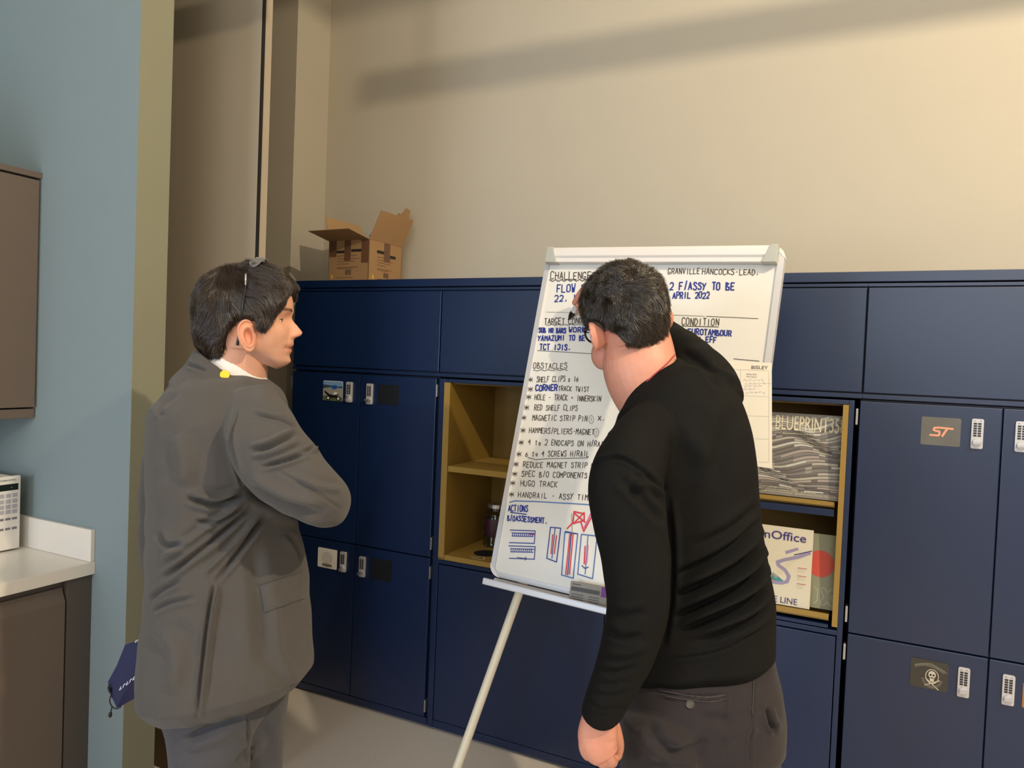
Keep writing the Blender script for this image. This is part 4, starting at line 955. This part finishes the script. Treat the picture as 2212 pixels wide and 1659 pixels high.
    for s in (1, -1):
        e = MB(); v, q = ball(hd.w(.031*s, .0662, .0405), .0122); e.add(v, q, mat('eye_white', (226, 218, 208), .2))
        c = hd.w(.031*s, .0662, .0405); e.lathe([(.0058, .0109), (.0026, .0121), (.0012, .0123)], c, mat('iris_brown', (60, 40, 26), .2), 18, hd.hf+FH*.0)
        e.build('eye', root, smooth=True)
        MB().tube([hd.w(np.array(s*(.031+.0135*math.sin(a))), np.array(.0662+.0134*math.cos(a)), np.array(.0435-.003*abs(math.sin(a)))) for a in np.linspace(-1.2, 1.2, 11)], .0009, m_blk, 6).build('eyelashes', root, smooth=True)
    for s in (1, -1):
        eb = MB(); rb = random.Random(4)
        for k in range(60):
            x0 = rb.uniform(.014, .05); z0 = .0625+.004*math.sin((x0-.014)/.036*2.6)+rb.uniform(-.0025, .0025); y0 = float(np.interp(z0, HZ, fb))*(1-(x0/.076)**2.35)**(1/2.35)+.0045*math.exp(-((x0-.03)/.022)**2)
            a = hd.w(np.array(s*x0), np.array(y0), np.array(z0)); b2 = hd.w(np.array(s*(x0+.006)), np.array(y0-.0012*x0/.03), np.array(z0+.0012))
            eb.tube([a, b2], [.00035, .0001], m_hair1, 4)
        eb.build('eyebrow', root)
    # jacket
    cr0 = at(508, 800, 1.785); tilt = .46
    def cring(R1, R2, dz, dx=0.0, tilt=.46): return np.array([cr0+tf*(R1*math.cos(a)+dx)+np.cross(tf, ZU)*R2*math.sin(a)+ZU*(dz-tilt*R1*math.cos(a)) for a in np.linspace(0, 2*math.pi, 48, endpoint=False)])
    T6 = .69
    jc = loft([cring(.075, .070, -.023, -.004, T6), cring(.083, .079, -.012, -.004, T6), cring(.088, .085, -.020, -.004, T6), cring(.103, .104, -.058, -.012, .58), cring(.125, .14, -.090, -.02), cring(.09, .09, -.11, -.03), cring(.06, .06, -.09, -.02), cring(.07, .066, -.05, -.006)])
    jk = fuse([limb(torso, 7, 56, 2.3), limb(armR, 7, 40), limb(armL), jc], .0036, 6)
    folds.gain = 2.05
    fl = [(((545, 1096), (473, 1157), (400, 1215), (354, 1251)), 5.8, -.010), (((575, 1112), (527, 1179), (466, 1255)), 5.0, -.008), (((532, 1064), (473, 1090), (400, 1076)), 5.8, -.008), (((532, 1086), (480, 1125), (420, 1128)), 5.0, -.006), (((343, 1150), (364, 1179), (410, 1175)), 5.8, -.005), (((321, 1295), (346, 1277), (392, 1252)), 5.0, -.005), (((328, 1323), (364, 1303), (420, 1290)), 5.0, -.004),
          (((540, 1078), (470, 1125), (395, 1180), (350, 1205)), 7.2, .006), (((560, 1110), (500, 1180), (440, 1240)), 6.5, .005), (((410, 1060), (470, 1075), (520, 1060)), 6.5, .004),
          (((461, 1262), (451, 1320), (437, 1421), (424, 1552)), 3.8, -0.0053), (((470, 1262), (460, 1320), (447, 1421), (434, 1552)), 4.3, .004),
          (((512, 880), (501, 945), (505, 989), (526, 1056)), 3.8, -0.0045), (((544, 891), (601, 905), (640, 925)), 3.6, -.004), (((541, 975), (588, 962), (644, 935)), 5.0, -.008), (((560, 1010), (635, 989), (684, 967)), 4.3, -.007), (((545, 990), (600, 975), (650, 952)), 4.3, .004), (((640, 985), (672, 975), (690, 962)), 3.6, .006),
          (((591, 1013), (676, 1060), (740, 1102)), 3.8, -0.0016), (((528, 1048), (575, 1078), (630, 1100), (700, 1112)), 11.7, -.009), (((640, 1030), (690, 1050), (738, 1060)), 7.2, .003), (((405, 788), (425, 794), (445, 802)), 3.8, -0.0030), (((350, 900), (345, 880), (380, 845)), 5.8, -.003), (((590, 1290), (600, 1400), (640, 1480)), 14.4, .004), (((545, 1180), (560, 1300), (570, 1440)), 16.2, -.004), (((380, 940), (400, 1000), (395, 1050)), 19.8, .004), (((350, 1360), (380, 1420), (370, 1500)), 18.0, .005), (((620, 1150), (640, 1180), (655, 1220)), 5.8, -.004)]
    folds(jk, fl, .0012, 34, 1); folds.gain = 1.3; jo = mobj('jacket', jk, m_suit, root); tj = bvh(jk); 
    Vj, _ = getv(jk); Vj = Vj+np.array(root['_loc']); tj = BVHTree.FromPolygons([tuple(p) for p in Vj], [tuple(q.vertices) for q in jk.polygons])
    patch(tj, ((562, 1266), (652, 1237), (656, 1291), (573, 1322)), 14, 8, .002, .0035, m_suit, 'pocket_flap', jo, .35)
    MB().tube([np.array(tj.ray_cast(Vector(CAM), Vector(ray(x, y)).normalized())[0])-nrm(ray(x, y))*.001 for x, y in np.linspace((557, 1263), (648, 1233), 9)], .0016, m_suit, 6).build('pocket_welt', jo)
    pj = np.array(tj.ray_cast(Vector(CAM), Vector(ray(485.5, 810)).normalized())[0]); nj = nrm(CAM-pj+ZU*.6)
    MB().lathe([(.0105, 0), (.0105, .0018), (.0095, .0024)], pj+nj*.0005, mat('yellow_sticker', (244, 206, 30), .45), 22, nj).build('yellow_badge', jo)
    # shirt collar
    sc = loft([cring(.066, .060, .012, .004), cring(.071, .066, .015, .004), cring(.079, .075, -.016, .004), cring(.080, .076, -.034, .004), cring(.070, .064, -.034, .004)])
    MB().add(*sc, m_shirt).build('shirt_collar', root, smooth=True)
    # trousers and shoes
    tr = fuse([limb(legN), limb(legF)], .005, 5)
    folds(tr, [(((400, 1600), (460, 1570), (530, 1545)), 9, -.010), (((402, 1612), (455, 1600), (500, 1580)), 12, .006), (((510, 1650), (530, 1625), (545, 1610)), 7, -.007), (((536, 1545), (534, 1600), (532, 1659)), 3, -.006), (((375, 1660), (410, 1700), (440, 1760)), 14, -.006), (((560, 1560), (580, 1600), (570, 1650)), 14, -.005)], .001, 30, 2)
    mobj('trousers', tr, m_trs, root)
    for q in (legN, legF):
        b = at(q[-1][0], q[-1][1]+40, q[-1][2]); b[2] = 0; shoe(b+tf*.03, tf, m_shoe, root)
    # hair
    def th(x, y, z):
        a = np.degrees(np.arctan2(abs(x)/.078, y/.105))
        hl_ = np.interp(a, [0, 20, 38, 50, 57, 62, 74, 78, 100, 112, 120, 128, 138, 180], [.100, .097, .080, .058, .034, .014, .014, .036, .036, .014, -.008, -.032, -.046, -.050])
        t = np.clip((z-hl_)/.014, -1, 1); full = np.interp(z, [-.05, -.02, .03, .09, .13, .17], [.007, .010, .013, .014, .014, .012])+np.clip(-y-.02, 0, .1)*.13
        full = full+np.clip(-y-.02, 0, .1)*.36*np.clip((.04-z)/.08, 0, 1)+.003*np.sin(x*90+y*50)*np.sin(z*70+y*40)
        return np.where(t > 0, full*np.clip(t, 0, 1)**.6, .014*t)
    cw = hd.w(np.array(.0), np.array(-.055), np.array(.15))
    def fl_(p, n):
        x, y, z = hd.loc(p); d = nrm(p-cw); v = d*.9
        if y > -.03 and z > .05: v = v+hd.hf*.9-hd.hu*.35*(y > .05)
        if y < .0 or z < .09: v = v-hd.hu*.75-hd.hf*.28*(y < .02)
        return v
    hair(hd, th, fl_, 24000, .048, root, m_hcap, m_hair1, 3, rad=.00042, wave=.8, lift=.006, nsc=17)
    # glasses pushed up on the hair
    def onh(x, y, o=.0035):
        h = hair.tree.ray_cast(Vector(CAM), Vector(ray(x, y)).normalized()); return (np.array(h[0]) if h[0] is not None else at(x, y, 1.705))-nrm(ray(x, y))*o
    g = MB(); tpl = [at(512.5, 746, 1.712), at(514.5, 730, 1.712), at(518, 708, 1.706)]+[onh(x, y, .0065) for x, y in ((522, 690), (524, 665), (527, 640), (530, 616))]
    g.tube(crs(tpl, 4), list(np.linspace(.0034, .0022, 25)), m_blk, 8)
    go = g.build('glasses', root, smooth=True)
    MB().tube([onh(530, 616, .004), onh(530.5, 604, .005), onh(531, 592, .005)], [.0022, .0030, .0026], m_steel, 10).build('hinge', go, smooth=True)
    hp = onh(531, 592, .004); yb = (hp-hd.c)@hd.hf
    P3 = lambda x, y, z: hd.c+hd.hr*x+hd.hf*y+hd.hu*z
    zt_ = lambda x, y: (lambda h: (h[0].z if h[0] is not None else 0)+.004)(hair.tree.ray_cast(Vector(P3(x, y, .4)), Vector((0, 0, -1))))
    def top(x, y, o=0): q = P3(x, y, 0); q[2] = zt_(x, y)+o; return q
    bar = [hp]+[top(x, yb-.004, .001) for x in (.05, .03, .013, -.013, -.03, -.05)]
    MB().tube(crs(bar, 4), .0019, m_blk, 8).build('brow_bar', go, smooth=True)
    for s in (1, -1):
        pts = [top(s*.032+.027*math.cos(a), yb+.012+.016*math.sin(a), .007+.002*math.sin(a)) for a in np.linspace(0, 2*math.pi, 28, endpoint=False)]
        MB().add(pts+[p+ZU*.0015 for p in pts], [tuple(range(28)), tuple(range(55, 27, -1))]+[(i, (i+1) % 28, 28+(i+1) % 28, 28+i) for i in range(28)], mat('lens_grey', lin=(.2, .2, .2), rough=.08)).build('lens', go)
man_left()
# dark blue face mask hanging from the suited man's hand
def mask():
    d = 1.872; m = mat('navy_mask_cloth', (38, 40, 78), .8, bump=.4, bscale=700); wl = mat('mask_print', (206, 206, 222), .6)
    P = [(270, 1393), (293, 1385), (308, 1392), (311, 1440), (306, 1500), (262, 1525), (252, 1529), (240, 1503), (233, 1473), (252, 1438)]
    t = thing('face_mask', at(285, 1455, d), 'navy blue cloth face mask hanging behind the suited man', 'face mask')
    ctr = at(290, 1455, d-.018); ring = [at(x, y, d+.003*math.sin(i*1.7)) for i, (x, y) in enumerate(P)]
    b = MB(); n = len(P); mid_ = [p*.45+ctr*.55-nrm(ray(290, 1455))*.002 for p in ring]; off = nrm(ray(290, 1455))*.003
    vs = ring+mid_+[ctr]+[p+off for p in ring]+[p+off for p in mid_]+[ctr+off]; N_ = 2*n+1
    fs = [(i, (i+1) % n, n+(i+1) % n, n+i) for i in range(n)]+[(n+i, n+(i+1) % n, 2*n) for i in range(n)]
    fs += [tuple(N_+k for k in reversed(q)) for q in fs]+[(i, N_+i, N_+(i+1) % n, (i+1) % n) for i in range(n)]
    b.add(vs, fs, m); b.build('cloth', t, smooth=True)
    w = MB(); rg = random.Random(1)
    def mp(x, y): return at(x, y, d-.0215+.012*abs(x-290)/50)
    for k in range(6):
        x0, y0 = 258+7.2*k, 1491-5.4*k
        w.ribbon([mp(x0, y0), mp(x0+3.4, y0-8)], .0019, -f, wl); w.ribbon([mp(x0+1, y0-5), mp(x0+6, y0-9)] if k % 2 else [mp(x0, y0), mp(x0+5, y0-4)], .0017, -f, wl)
    w.build('print', t)
    MB().tube(crs([at(x, y, dd) for x, y, dd in ((292, 1387, 1.868), (300, 1383, 1.876), (314, 1388, 1.89), (328, 1398, 1.90))], 4), .0022, mat('white_elastic', (226, 224, 222), .7), 8).build('ear_loop', t, smooth=True)
    for pts in ([(240, 1500), (234, 1488), (236, 1478)], [(240, 1502), (237, 1514), (242, 1526), (252, 1531), (262, 1526)], [(242, 1526), (240, 1536), (238, 1545)]):
        MB().tube(crs([at(x, y, d-.006) for x, y in pts], 5), .0016, mat('dark_cord', (24, 26, 30), .6), 8).build('ear_loop', t, smooth=True)
    MB().lathe([(.003, 0), (.0042, .004), (.0042, .009), (.003, .012)], at(238, 1549, d-.006), m_blk, 12).build('toggle', t)
    MB().lathe([(.003, 0), (.004, .004), (.003, .009)], at(237, 1494, d-.006), m_blk, 12).build('toggle', t)
mask()
# ------------------------------------------------------------------ the man in the black sweater writing on the board
m_knit = fabric('black_knit', (11, 11, 10), .1, .5, 700, .8, .0); m_chino = fabric('charcoal_chinos', (46, 41, 43), .08, .4, 800, .8, .1)
PT = bp(1227.5, 691, .002)
def man_right():
    root = thing('person', (2.1, -1.15, 0), 'man in black sweater seen from behind writing on the flipchart', 'person')
    psi = math.radians(20); h0 = FH*math.cos(psi)-RH*math.sin(psi); p = math.radians(12); hf = h0*math.cos(p)-ZU*math.sin(p)
    side = nrm(np.cross(h0, ZU)); up = nrm(np.cross(side, hf)); ro = math.radians(9); up = up*math.cos(ro)-side*math.sin(ro)
    hd = Head(at(1358, 730, 1.585), hf, up, .88, .92, .88)
    neck = [(1372, 700, 1.59, 66, .062), (1378, 755, 1.585, 76, .066), (1384, 800, 1.575, 80, .070), (1402, 845, 1.575, 78, .068), (1425, 885, 1.58, 70, .06)]
    torso = [(1418, 832, 1.565, 78, .078), (1430, 852, 1.56, 108, .10), (1448, 890, 1.555, 142, .118), (1464, 950, 1.55, 152, .126), (1474, 1010, 1.55, 154, .128), (1482, 1100, 1.55, 154, .125), (1490, 1200, 1.55, 156, .122), (1504, 1300, 1.55, 161, .128), (1507, 1360, 1.55, 161, .132, -14, 2), (1506, 1400, 1.55, 161, .134, -30, 5), (1505, 1422, 1.55, 162, .135, -39, 7)]
    armL = [(1422, 912, 1.50, 58, .055), (1384, 958, 1.45, 68, .062), (1358, 1014, 1.415, 78, .068), (1352, 1070, 1.395, 82, .07), (1360, 1130, 1.385, 80, .068), (1374, 1210, 1.38, 74, .064), (1378, 1300, 1.375, 68, .060), (1362, 1390, 1.37, 62, .056), (1334, 1460, 1.365, 53, .050), (1312, 1510, 1.362, 47, .045), (1300, 1540, 1.36, 43, .041), (1296, 1556, 1.36, 41, .040, 0, -10)]
    armR = [(1546, 872, 1.545, 62, .065), (1532, 828, 1.57, 60, .062), (1498, 785, 1.64, 52, .056), (1461, 751, 1.74, 45, .052), (1430, 730, 1.84, 43, .050), (1396, 708, 1.93, 38, .045), (1345, 680, 2.02, 32, .040), (1305, 662, 2.07, 26, .034)]
    hipz = [(1510, 1400, 1.55, 148, .105), (1513, 1440, 1.548, 156, .113), (1515, 1490, 1.54, 167, .130), (1517, 1540, 1.535, 172, .142), (1516, 1600, 1.53, 170, .14)]
    legL = [(1440, 1560, 1.50, 96, .115), (1432, 1660, 1.49, 92, .105), (1430, 1800, 1.485, 80, .086), (1432, 2000, 1.48, 68, .07), (1434, 2200, 1.48, 60, .064), (1436, 2380, 1.48, 60, .066)]
    legR = [(1590, 1560, 1.57, 92, .115), (1590, 1660, 1.58, 92, .105), (1592, 1800, 1.59, 78, .086), (1594, 2000, 1.60, 66, .07), (1596, 2150, 1.60, 58, .064), (1598, 2270, 1.60, 58, .066)]
    parts = [hd.mesh(), limb(neck), limb([q[:5] for q in torso[1:-2]], k=.82), limb(armL, k=.72), limb(armR, k=.68), limb(hipz, k=.85), limb(legL+[(1436, 2440, 1.48, 40, .05)], k=.8), limb(legR+[(1598, 2330, 1.6, 40, .05)], k=.8)]
    el = at(1287, 726, 1.545); outL = -np.cross(hf, up)
    parts += [ear(el, hf, up, outL, .062, .038, .55, .12), ear(at(1434, 690, 1.60), hf, up, -outL, .052, .038, .75, .12)]
    parts.append(ball(at(1304, 765, 1.60), [.027, .03, .034], (RH, FH, ZU)))
    # left hand: back of the hand to the viewer, fingers curled under
    lh = [(1298, 1535, 1.36, 34, .028), (1294, 1562, 1.36, 40, .026), (1291, 1590, 1.358, 43, .024), (1296, 1612, 1.356, 40, .022), (1304, 1628, 1.358, 34, .020)]
    parts.append(limb(lh, 5, 30, 2.5))
    for kx, ky, px, py, tx, ty, w in ((1262, 1612, 1268, 1630, 1284, 1634, .0095), (1280, 1622, 1287, 1640, 1300, 1636, .0105), (1297, 1630, 1303, 1648, 1312, 1640, .0108), (1313, 1628, 1321, 1646, 1330, 1634, .0105)):
        b = MB(); pts = crs([at(kx-2, ky-26, 1.36), at(kx, ky, 1.352), at(px, py, 1.362), at((px+tx)/2, (py+ty)/2+1, 1.39), at(tx, ty-8, 1.405)], 4)
        b.tube(pts, list(np.interp(np.linspace(0, 1, len(pts)), [0, .3, .5, 1], [w*1.0, w*1.12, w, w*.8])), m_shirt, 12); parts += [(b.v, b.f), ball(pts[-1], w*.8, n=6)]
    b = MB(); pts = crs([at(1322, 1565, 1.365), at(1331, 1590, 1.375), at(1336, 1612, 1.385), at(1334, 1632, 1.392)], 4)
    b.tube(pts, list(np.linspace(.0145, .009, len(pts))), m_shirt, 12); parts += [(b.v, b.f), ball(pts[-1], .009, n=6)]
    # right hand holding the marker
    mdir = nrm(at(1272, 622, proj(PT)[2]-.075)-PT); c0 = PT+mdir*.075
    rh = [(1318, 668, 2.06, 22, .026), (1300, 655, 2.09, 28, .022), (1285, 642, 2.115, 32, .020), (1274, 634, 2.135, 30, .017)]
    parts.append(limb(rh, 5, 26, 2.4))
    bd = lambda x, y, cl: at(x, y, proj(bp(x, y))[2]-cl)
    for pts, w in (([(1284, 604, .10), (1268, 618, .085), (1253, 634, .072), (1241, 654, .05)], .0098), ([(1284, 690, .085), (1271, 684, .066), (1258, 672, .056), (1249, 661, .056)], .0102), ([(1290, 676, .07), (1274, 672, .05), (1262, 668, .036), (1250, 672, .034)], .0092), ([(1294, 690, .06), (1280, 690, .045), (1268, 686, .026), (1262, 680, .022)], .009), ([(1298, 700, .055), (1286, 702, .042), (1275, 697, .024), (1270, 690, .020)], .0085)):
        b = MB(); q = crs([bd(*z) for z in pts], 4); b.tube(q, list(np.linspace(w*1.1, w*.82, len(q))), m_shirt, 12); parts += [(b.v, b.f), ball(q[-1], w*.82, n=6)]
    me = fuse(parts, .0022, 2); tint(me, hd, [(at(1290, 1600, 1.36), .06), (at(1262, 640, 2.17), .05)], .6)
    mobj('body', me, skin_mat('skin_rosy', (208, 147, 125)), root)
    for s in (1, -1):
        e = MB(); v, q = ball(hd.w(.031*s, .0685, .0405), .0122); e.add(v, q, mat('eye_white', (226, 218, 208), .2)); c = hd.w(.031*s, .0685, .0405)
        e.lathe([(.0058, .0109), (.0026, .0121), (.0012, .0123)], c, mat('iris_brown', (60, 40, 26), .2), 18, hd.hf); e.build('eye', root, smooth=True)
    # sweater
    A = (at(1462, 772, 1.53)-at(1346, 874, 1.53))/2; C0 = (at(1462, 772, 1.56)+at(1346, 874, 1.56))/2; nA = nrm(np.cross(A, f)); nA = nA if nA@u < 0 else -nA; B = nrm(np.cross(A, nA))*.072
    ring = lambda s, dn, o=0: np.array([C0+A*s*math.cos(a)+B*s*math.sin(a)+nA*dn for a in np.linspace(0, 2*math.pi, 44, endpoint=False)])
    col = loft([ring(.93, .012), ring(.99, -.003), ring(1.04, -.001), ring(1.10, .018), ring(1.26, .05), ring(1.2, .075), ring(.8, .07), ring(.86, .03)])
    sw = fuse([limb(torso, 7, 56, 2.4), limb(armL, 7, 40), limb(armR), col], .0042, 5)
    D = lambda *q: tuple(q)
    fl = []
    for k, (a, b_, c, amp, w) in enumerate((((1653, 1115), (1566, 1190), (1452, 1246), -.008, 8), ((1658, 1152), (1589, 1228), (1447, 1292), -.009, 8), ((1662, 1190), (1603, 1264), (1449, 1338), -.009, 8), ((1667, 1246), (1612, 1303), (1472, 1362), -.008, 8), ((1670, 1287), (1626, 1339), (1522, 1383), -.007, 7), ((1655, 1134), (1578, 1210), (1450, 1270), .007, 8), ((1660, 1172), (1596, 1247), (1450, 1316), .007, 8), ((1664, 1218), (1608, 1284), (1460, 1352), .007, 8), ((1668, 1267), (1618, 1322), (1495, 1376), .006, 7), ((1650, 1085), (1580, 1140), (1500, 1180), -.005, 10))):
        fl.append(((a, b_, c), w, amp))
    fl += [(((1276, 1008), (1333, 987), (1388, 1017), (1436, 1062)), 4, -.005), (((1337, 1030), (1385, 1078), (1430, 1130)), 9, -.005), (((1350, 1050), (1400, 1050), (1432, 1075)), 8, .005), (((1395, 1045), (1422, 1080), (1436, 1120)), 6, -.004), (((1302, 1350), (1345, 1378), (1390, 1372)), 8, -.005), (((1300, 1400), (1350, 1412), (1400, 1395)), 8, .004), (((1285, 1440), (1330, 1452), (1375, 1440)), 7, -.004), (((1280, 1480), (1315, 1492), (1355, 1482)), 6, .003), (((1310, 1310), (1350, 1330), (1400, 1320)), 9, -.004),
           (((1438, 1424), (1560, 1404), (1676, 1338)), 3, -.003), (((1268, 1512), (1300, 1530), (1345, 1528)), 3, -.002), (((1470, 760), (1520, 790), (1560, 840)), 9, -.005), (((1490, 800), (1560, 805), (1600, 830)), 9, .004), (((1590, 880), (1560, 960), (1545, 1060)), 20, -.004), (((1460, 900), (1500, 960), (1540, 1000)), 22, .003), (((1440, 1070), (1449, 1180), (1448, 1290), (1432, 1400)), 7, -.008)]
    folds(sw, fl, .001, 38, 4); so = mobj('sweater', sw, m_knit, root)
    # trousers
    tr = fuse([limb(hipz, 6, 50, 2.3), limb(legL), limb(legR)], .0046, 5)
    folds(tr, [(((1630, 1445), (1626, 1520), (1622, 1600), (1618, 1659)), 2.5, -.003), (((1408, 1490), (1480, 1502), (1570, 1500)), 3, -.004), (((1410, 1505), (1480, 1516), (1568, 1511)), 2, -.0022), (((1571, 1495), (1574, 1530), (1566, 1545)), 4, .0025), (((1655, 1530), (1662, 1560), (1676, 1582)), 6, -.010), (((1650, 1525), (1656, 1562), (1670, 1588)), 4, .005), (((1420, 1640), (1470, 1625), (1530, 1600)), 12, -.006), (((1405, 1622), (1460, 1640), (1520, 1659)), 12, .007), (((1400, 1560), (1420, 1600), (1480, 1650)), 12, -.007), (((1560, 1600), (1600, 1580), (1640, 1570)), 14, .004), (((1510, 1555), (1550, 1552), (1580, 1560)), 10, -.003)], .001, 36, 6)
    to = mobj('trousers', tr, m_chino, root); V, _ = getv(tr); V = V+np.array(root['_loc']); tt = BVHTree.FromPolygons([tuple(q) for q in V], [tuple(q.vertices) for q in tr.polygons])
    hit = lambda x, y: np.array(tt.ray_cast(Vector(CAM), Vector(ray(x, y)).normalized())[0])
    hb = hit(1491, 1521); nb = nrm(CAM-hb)
    MB().lathe([(.0085, 0), (.0088, .002), (.0075, .0036), (.005, .0024)], hb-nb*.0008, mat('horn_button', (70, 64, 58), .5), 22, nb).build('button', to, smooth=True)
    MB().tube([hit(x, y)+nb*.0013 for x, y in crs([(1424, 1491), (1455, 1497), (1490, 1503), (1530, 1506), (1568, 1501)], 5)], .0011, mat('pocket_edge', (72, 65, 64), .8), 6).build('pocket_welt', to)
    MB().tube([hit(x, y)+nb*.0013 for x, y in crs([(1440, 1504), (1480, 1511), (1530, 1516), (1570, 1510)], 5)], .0008, mat('pocket_edge'), 6).build('pocket_stitching', to)
    MB().tube([hit(x, y)+nb*.0013 for x, y in ((1629, 1452), (1627, 1500), (1625, 1540))], .0008, mat('pocket_edge'), 6).build('side_seam', to)
    for q in (legL, legR):
        b = at(*q[-1][:3]); b[2] = 0; shoe(b+FH*.03, FH*.9-RH*.2, m_shoe, root)
    # glasses
    g = MB(); pt = lambda x, y, z: hd.w(np.array(x), np.array(y), np.array(z))
    g.tube(crs([at(1308, 716, 1.528), at(1298, 704, 1.53), at(1284, 696, 1.535), at(1270, 692, 1.55), at(1258, 689, 1.60)], 4), .0023, m_blk, 8)
    go = g.build('glasses', root, smooth=True)
    fr_ = [(-.066, .088, .052)]
    for s in (1, -1):
        MB().tube([pt(s*.036+.027*math.cos(a), .108-.016*abs(s*.036+.027*math.cos(a))/.06, .036+.021*math.sin(a)) for a in np.linspace(0, 2*math.pi, 26)], .0024, m_blk, 8).build('rim', go, smooth=True)
    MB().tube([pt(-.01, .110, .042), pt(0, .116, .045), pt(.01, .110, .042)], .002, m_blk, 8).build('bridge', go)
    MB().tube(crs([pt(-.062, .096, .045), pt(-.075, .07, .046), pt(-.08, .03, .04)], 4), .0023, m_blk, 8).build('temple', go)
    MB().tube(crs([pt(.062, .096, .045), pt(.077, .06, .044), pt(.081, .02, .038), pt(.081, -.015, .025)], 4), .0023, m_blk, 8).build('temple', go)
    # lanyard cord round the neck
    Vb = [tuple(v.co+Vector(root['_loc'])) for v in me.vertices]; tb = BVHTree.FromPolygons(Vb, [tuple(q.vertices) for q in me.polygons])
    lp = []
    for x, y in crs([(1458, 766), (1440, 786), (1410, 812), (1385, 838), (1368, 858), (1356, 872)], 5):
        h = tb.ray_cast(Vector(CAM), Vector(ray(x, y)).normalized()); lp.append(np.array(h[0])-nrm(ray(x, y))*.002 if h[0] is not None else at(x, y, 1.5))
    lp += list(crs([at(1348, 884, 1.53), at(1338, 900, 1.56), at(1328, 925, 1.60), at(1324, 950, 1.63)], 3))
    MB().tube(lp, .0015, mat('red_cord', (166, 60, 66), .6), 8).build('lanyard_cord', root, smooth=True)
    # hair: short, thick, tousled on top
    def th(x, y, z):
        a = np.degrees(np.arctan2(abs(x)/.078, y/.105))
        hl_ = np.interp(a, [0, 25, 45, 58, 64, 74, 80, 100, 112, 122, 132, 150, 180], [.10, .095, .075, .058, .045, .04, .042, .040, .022, .002, -.022, -.040, -.046])
        t = np.clip((z-hl_)/.010, -1, 1); full = np.interp(z, [-.05, -.02, .03, .09, .13, .17], [.003, .004, .006, .010, .015, .016])
        full = full+.0035*np.sin(x*75+y*40+1)*np.sin(z*55+y*60)*np.clip(z*9, .2, 1)
        return np.where(t > 0, full*np.clip(t, 0, 1)**.6, .014*t)
    cw = hd.w(np.array(-.012), np.array(-.085), np.array(.115))
    def fl_(q, n):
        x, y, z = hd.loc(q); d = nrm(q-cw); sw_ = np.cross(n, d)*.35
        return d*min(1, np.linalg.norm(q-cw)/.03)+sw_-hd.hu*(.5 if z < .08 else 0)+side*.25
    hair(hd, th, fl_, 24000, .026, root, m_hcap, m_hair2, 9, pts=6, rad=.0005, wave=.95, lift=.006, nsc=24)
    # the marker
    t = thing('marker_pen', PT, 'white marker pen with black tip touching the board in the writing hand', 'marker')
    MB().lathe([(.0075, .030), (.0092, .034), (.0092, .118), (.0075, .124)], PT, mat('marker_barrel', (216, 214, 214), .35), 22, mdir).build('barrel', t, smooth=True)
    MB().lathe([(.0042, .008), (.0062, .012), (.0088, .022), (.0088, .0305), (.0088, .034)], PT, m_blk, 20, mdir).build('collar', t, smooth=True)
    MB().lathe([(.0012, .0), (.0026, .003), (.0028, .010)], PT, mat('felt_tip', (30, 24, 26), .8), 12, mdir).build('nib', t)
    MB().lathe([(.0078, .122), (.0078, .132), (.006, .135)], PT, m_blk, 18, mdir).build('end_plug', t, smooth=True)
man_right()
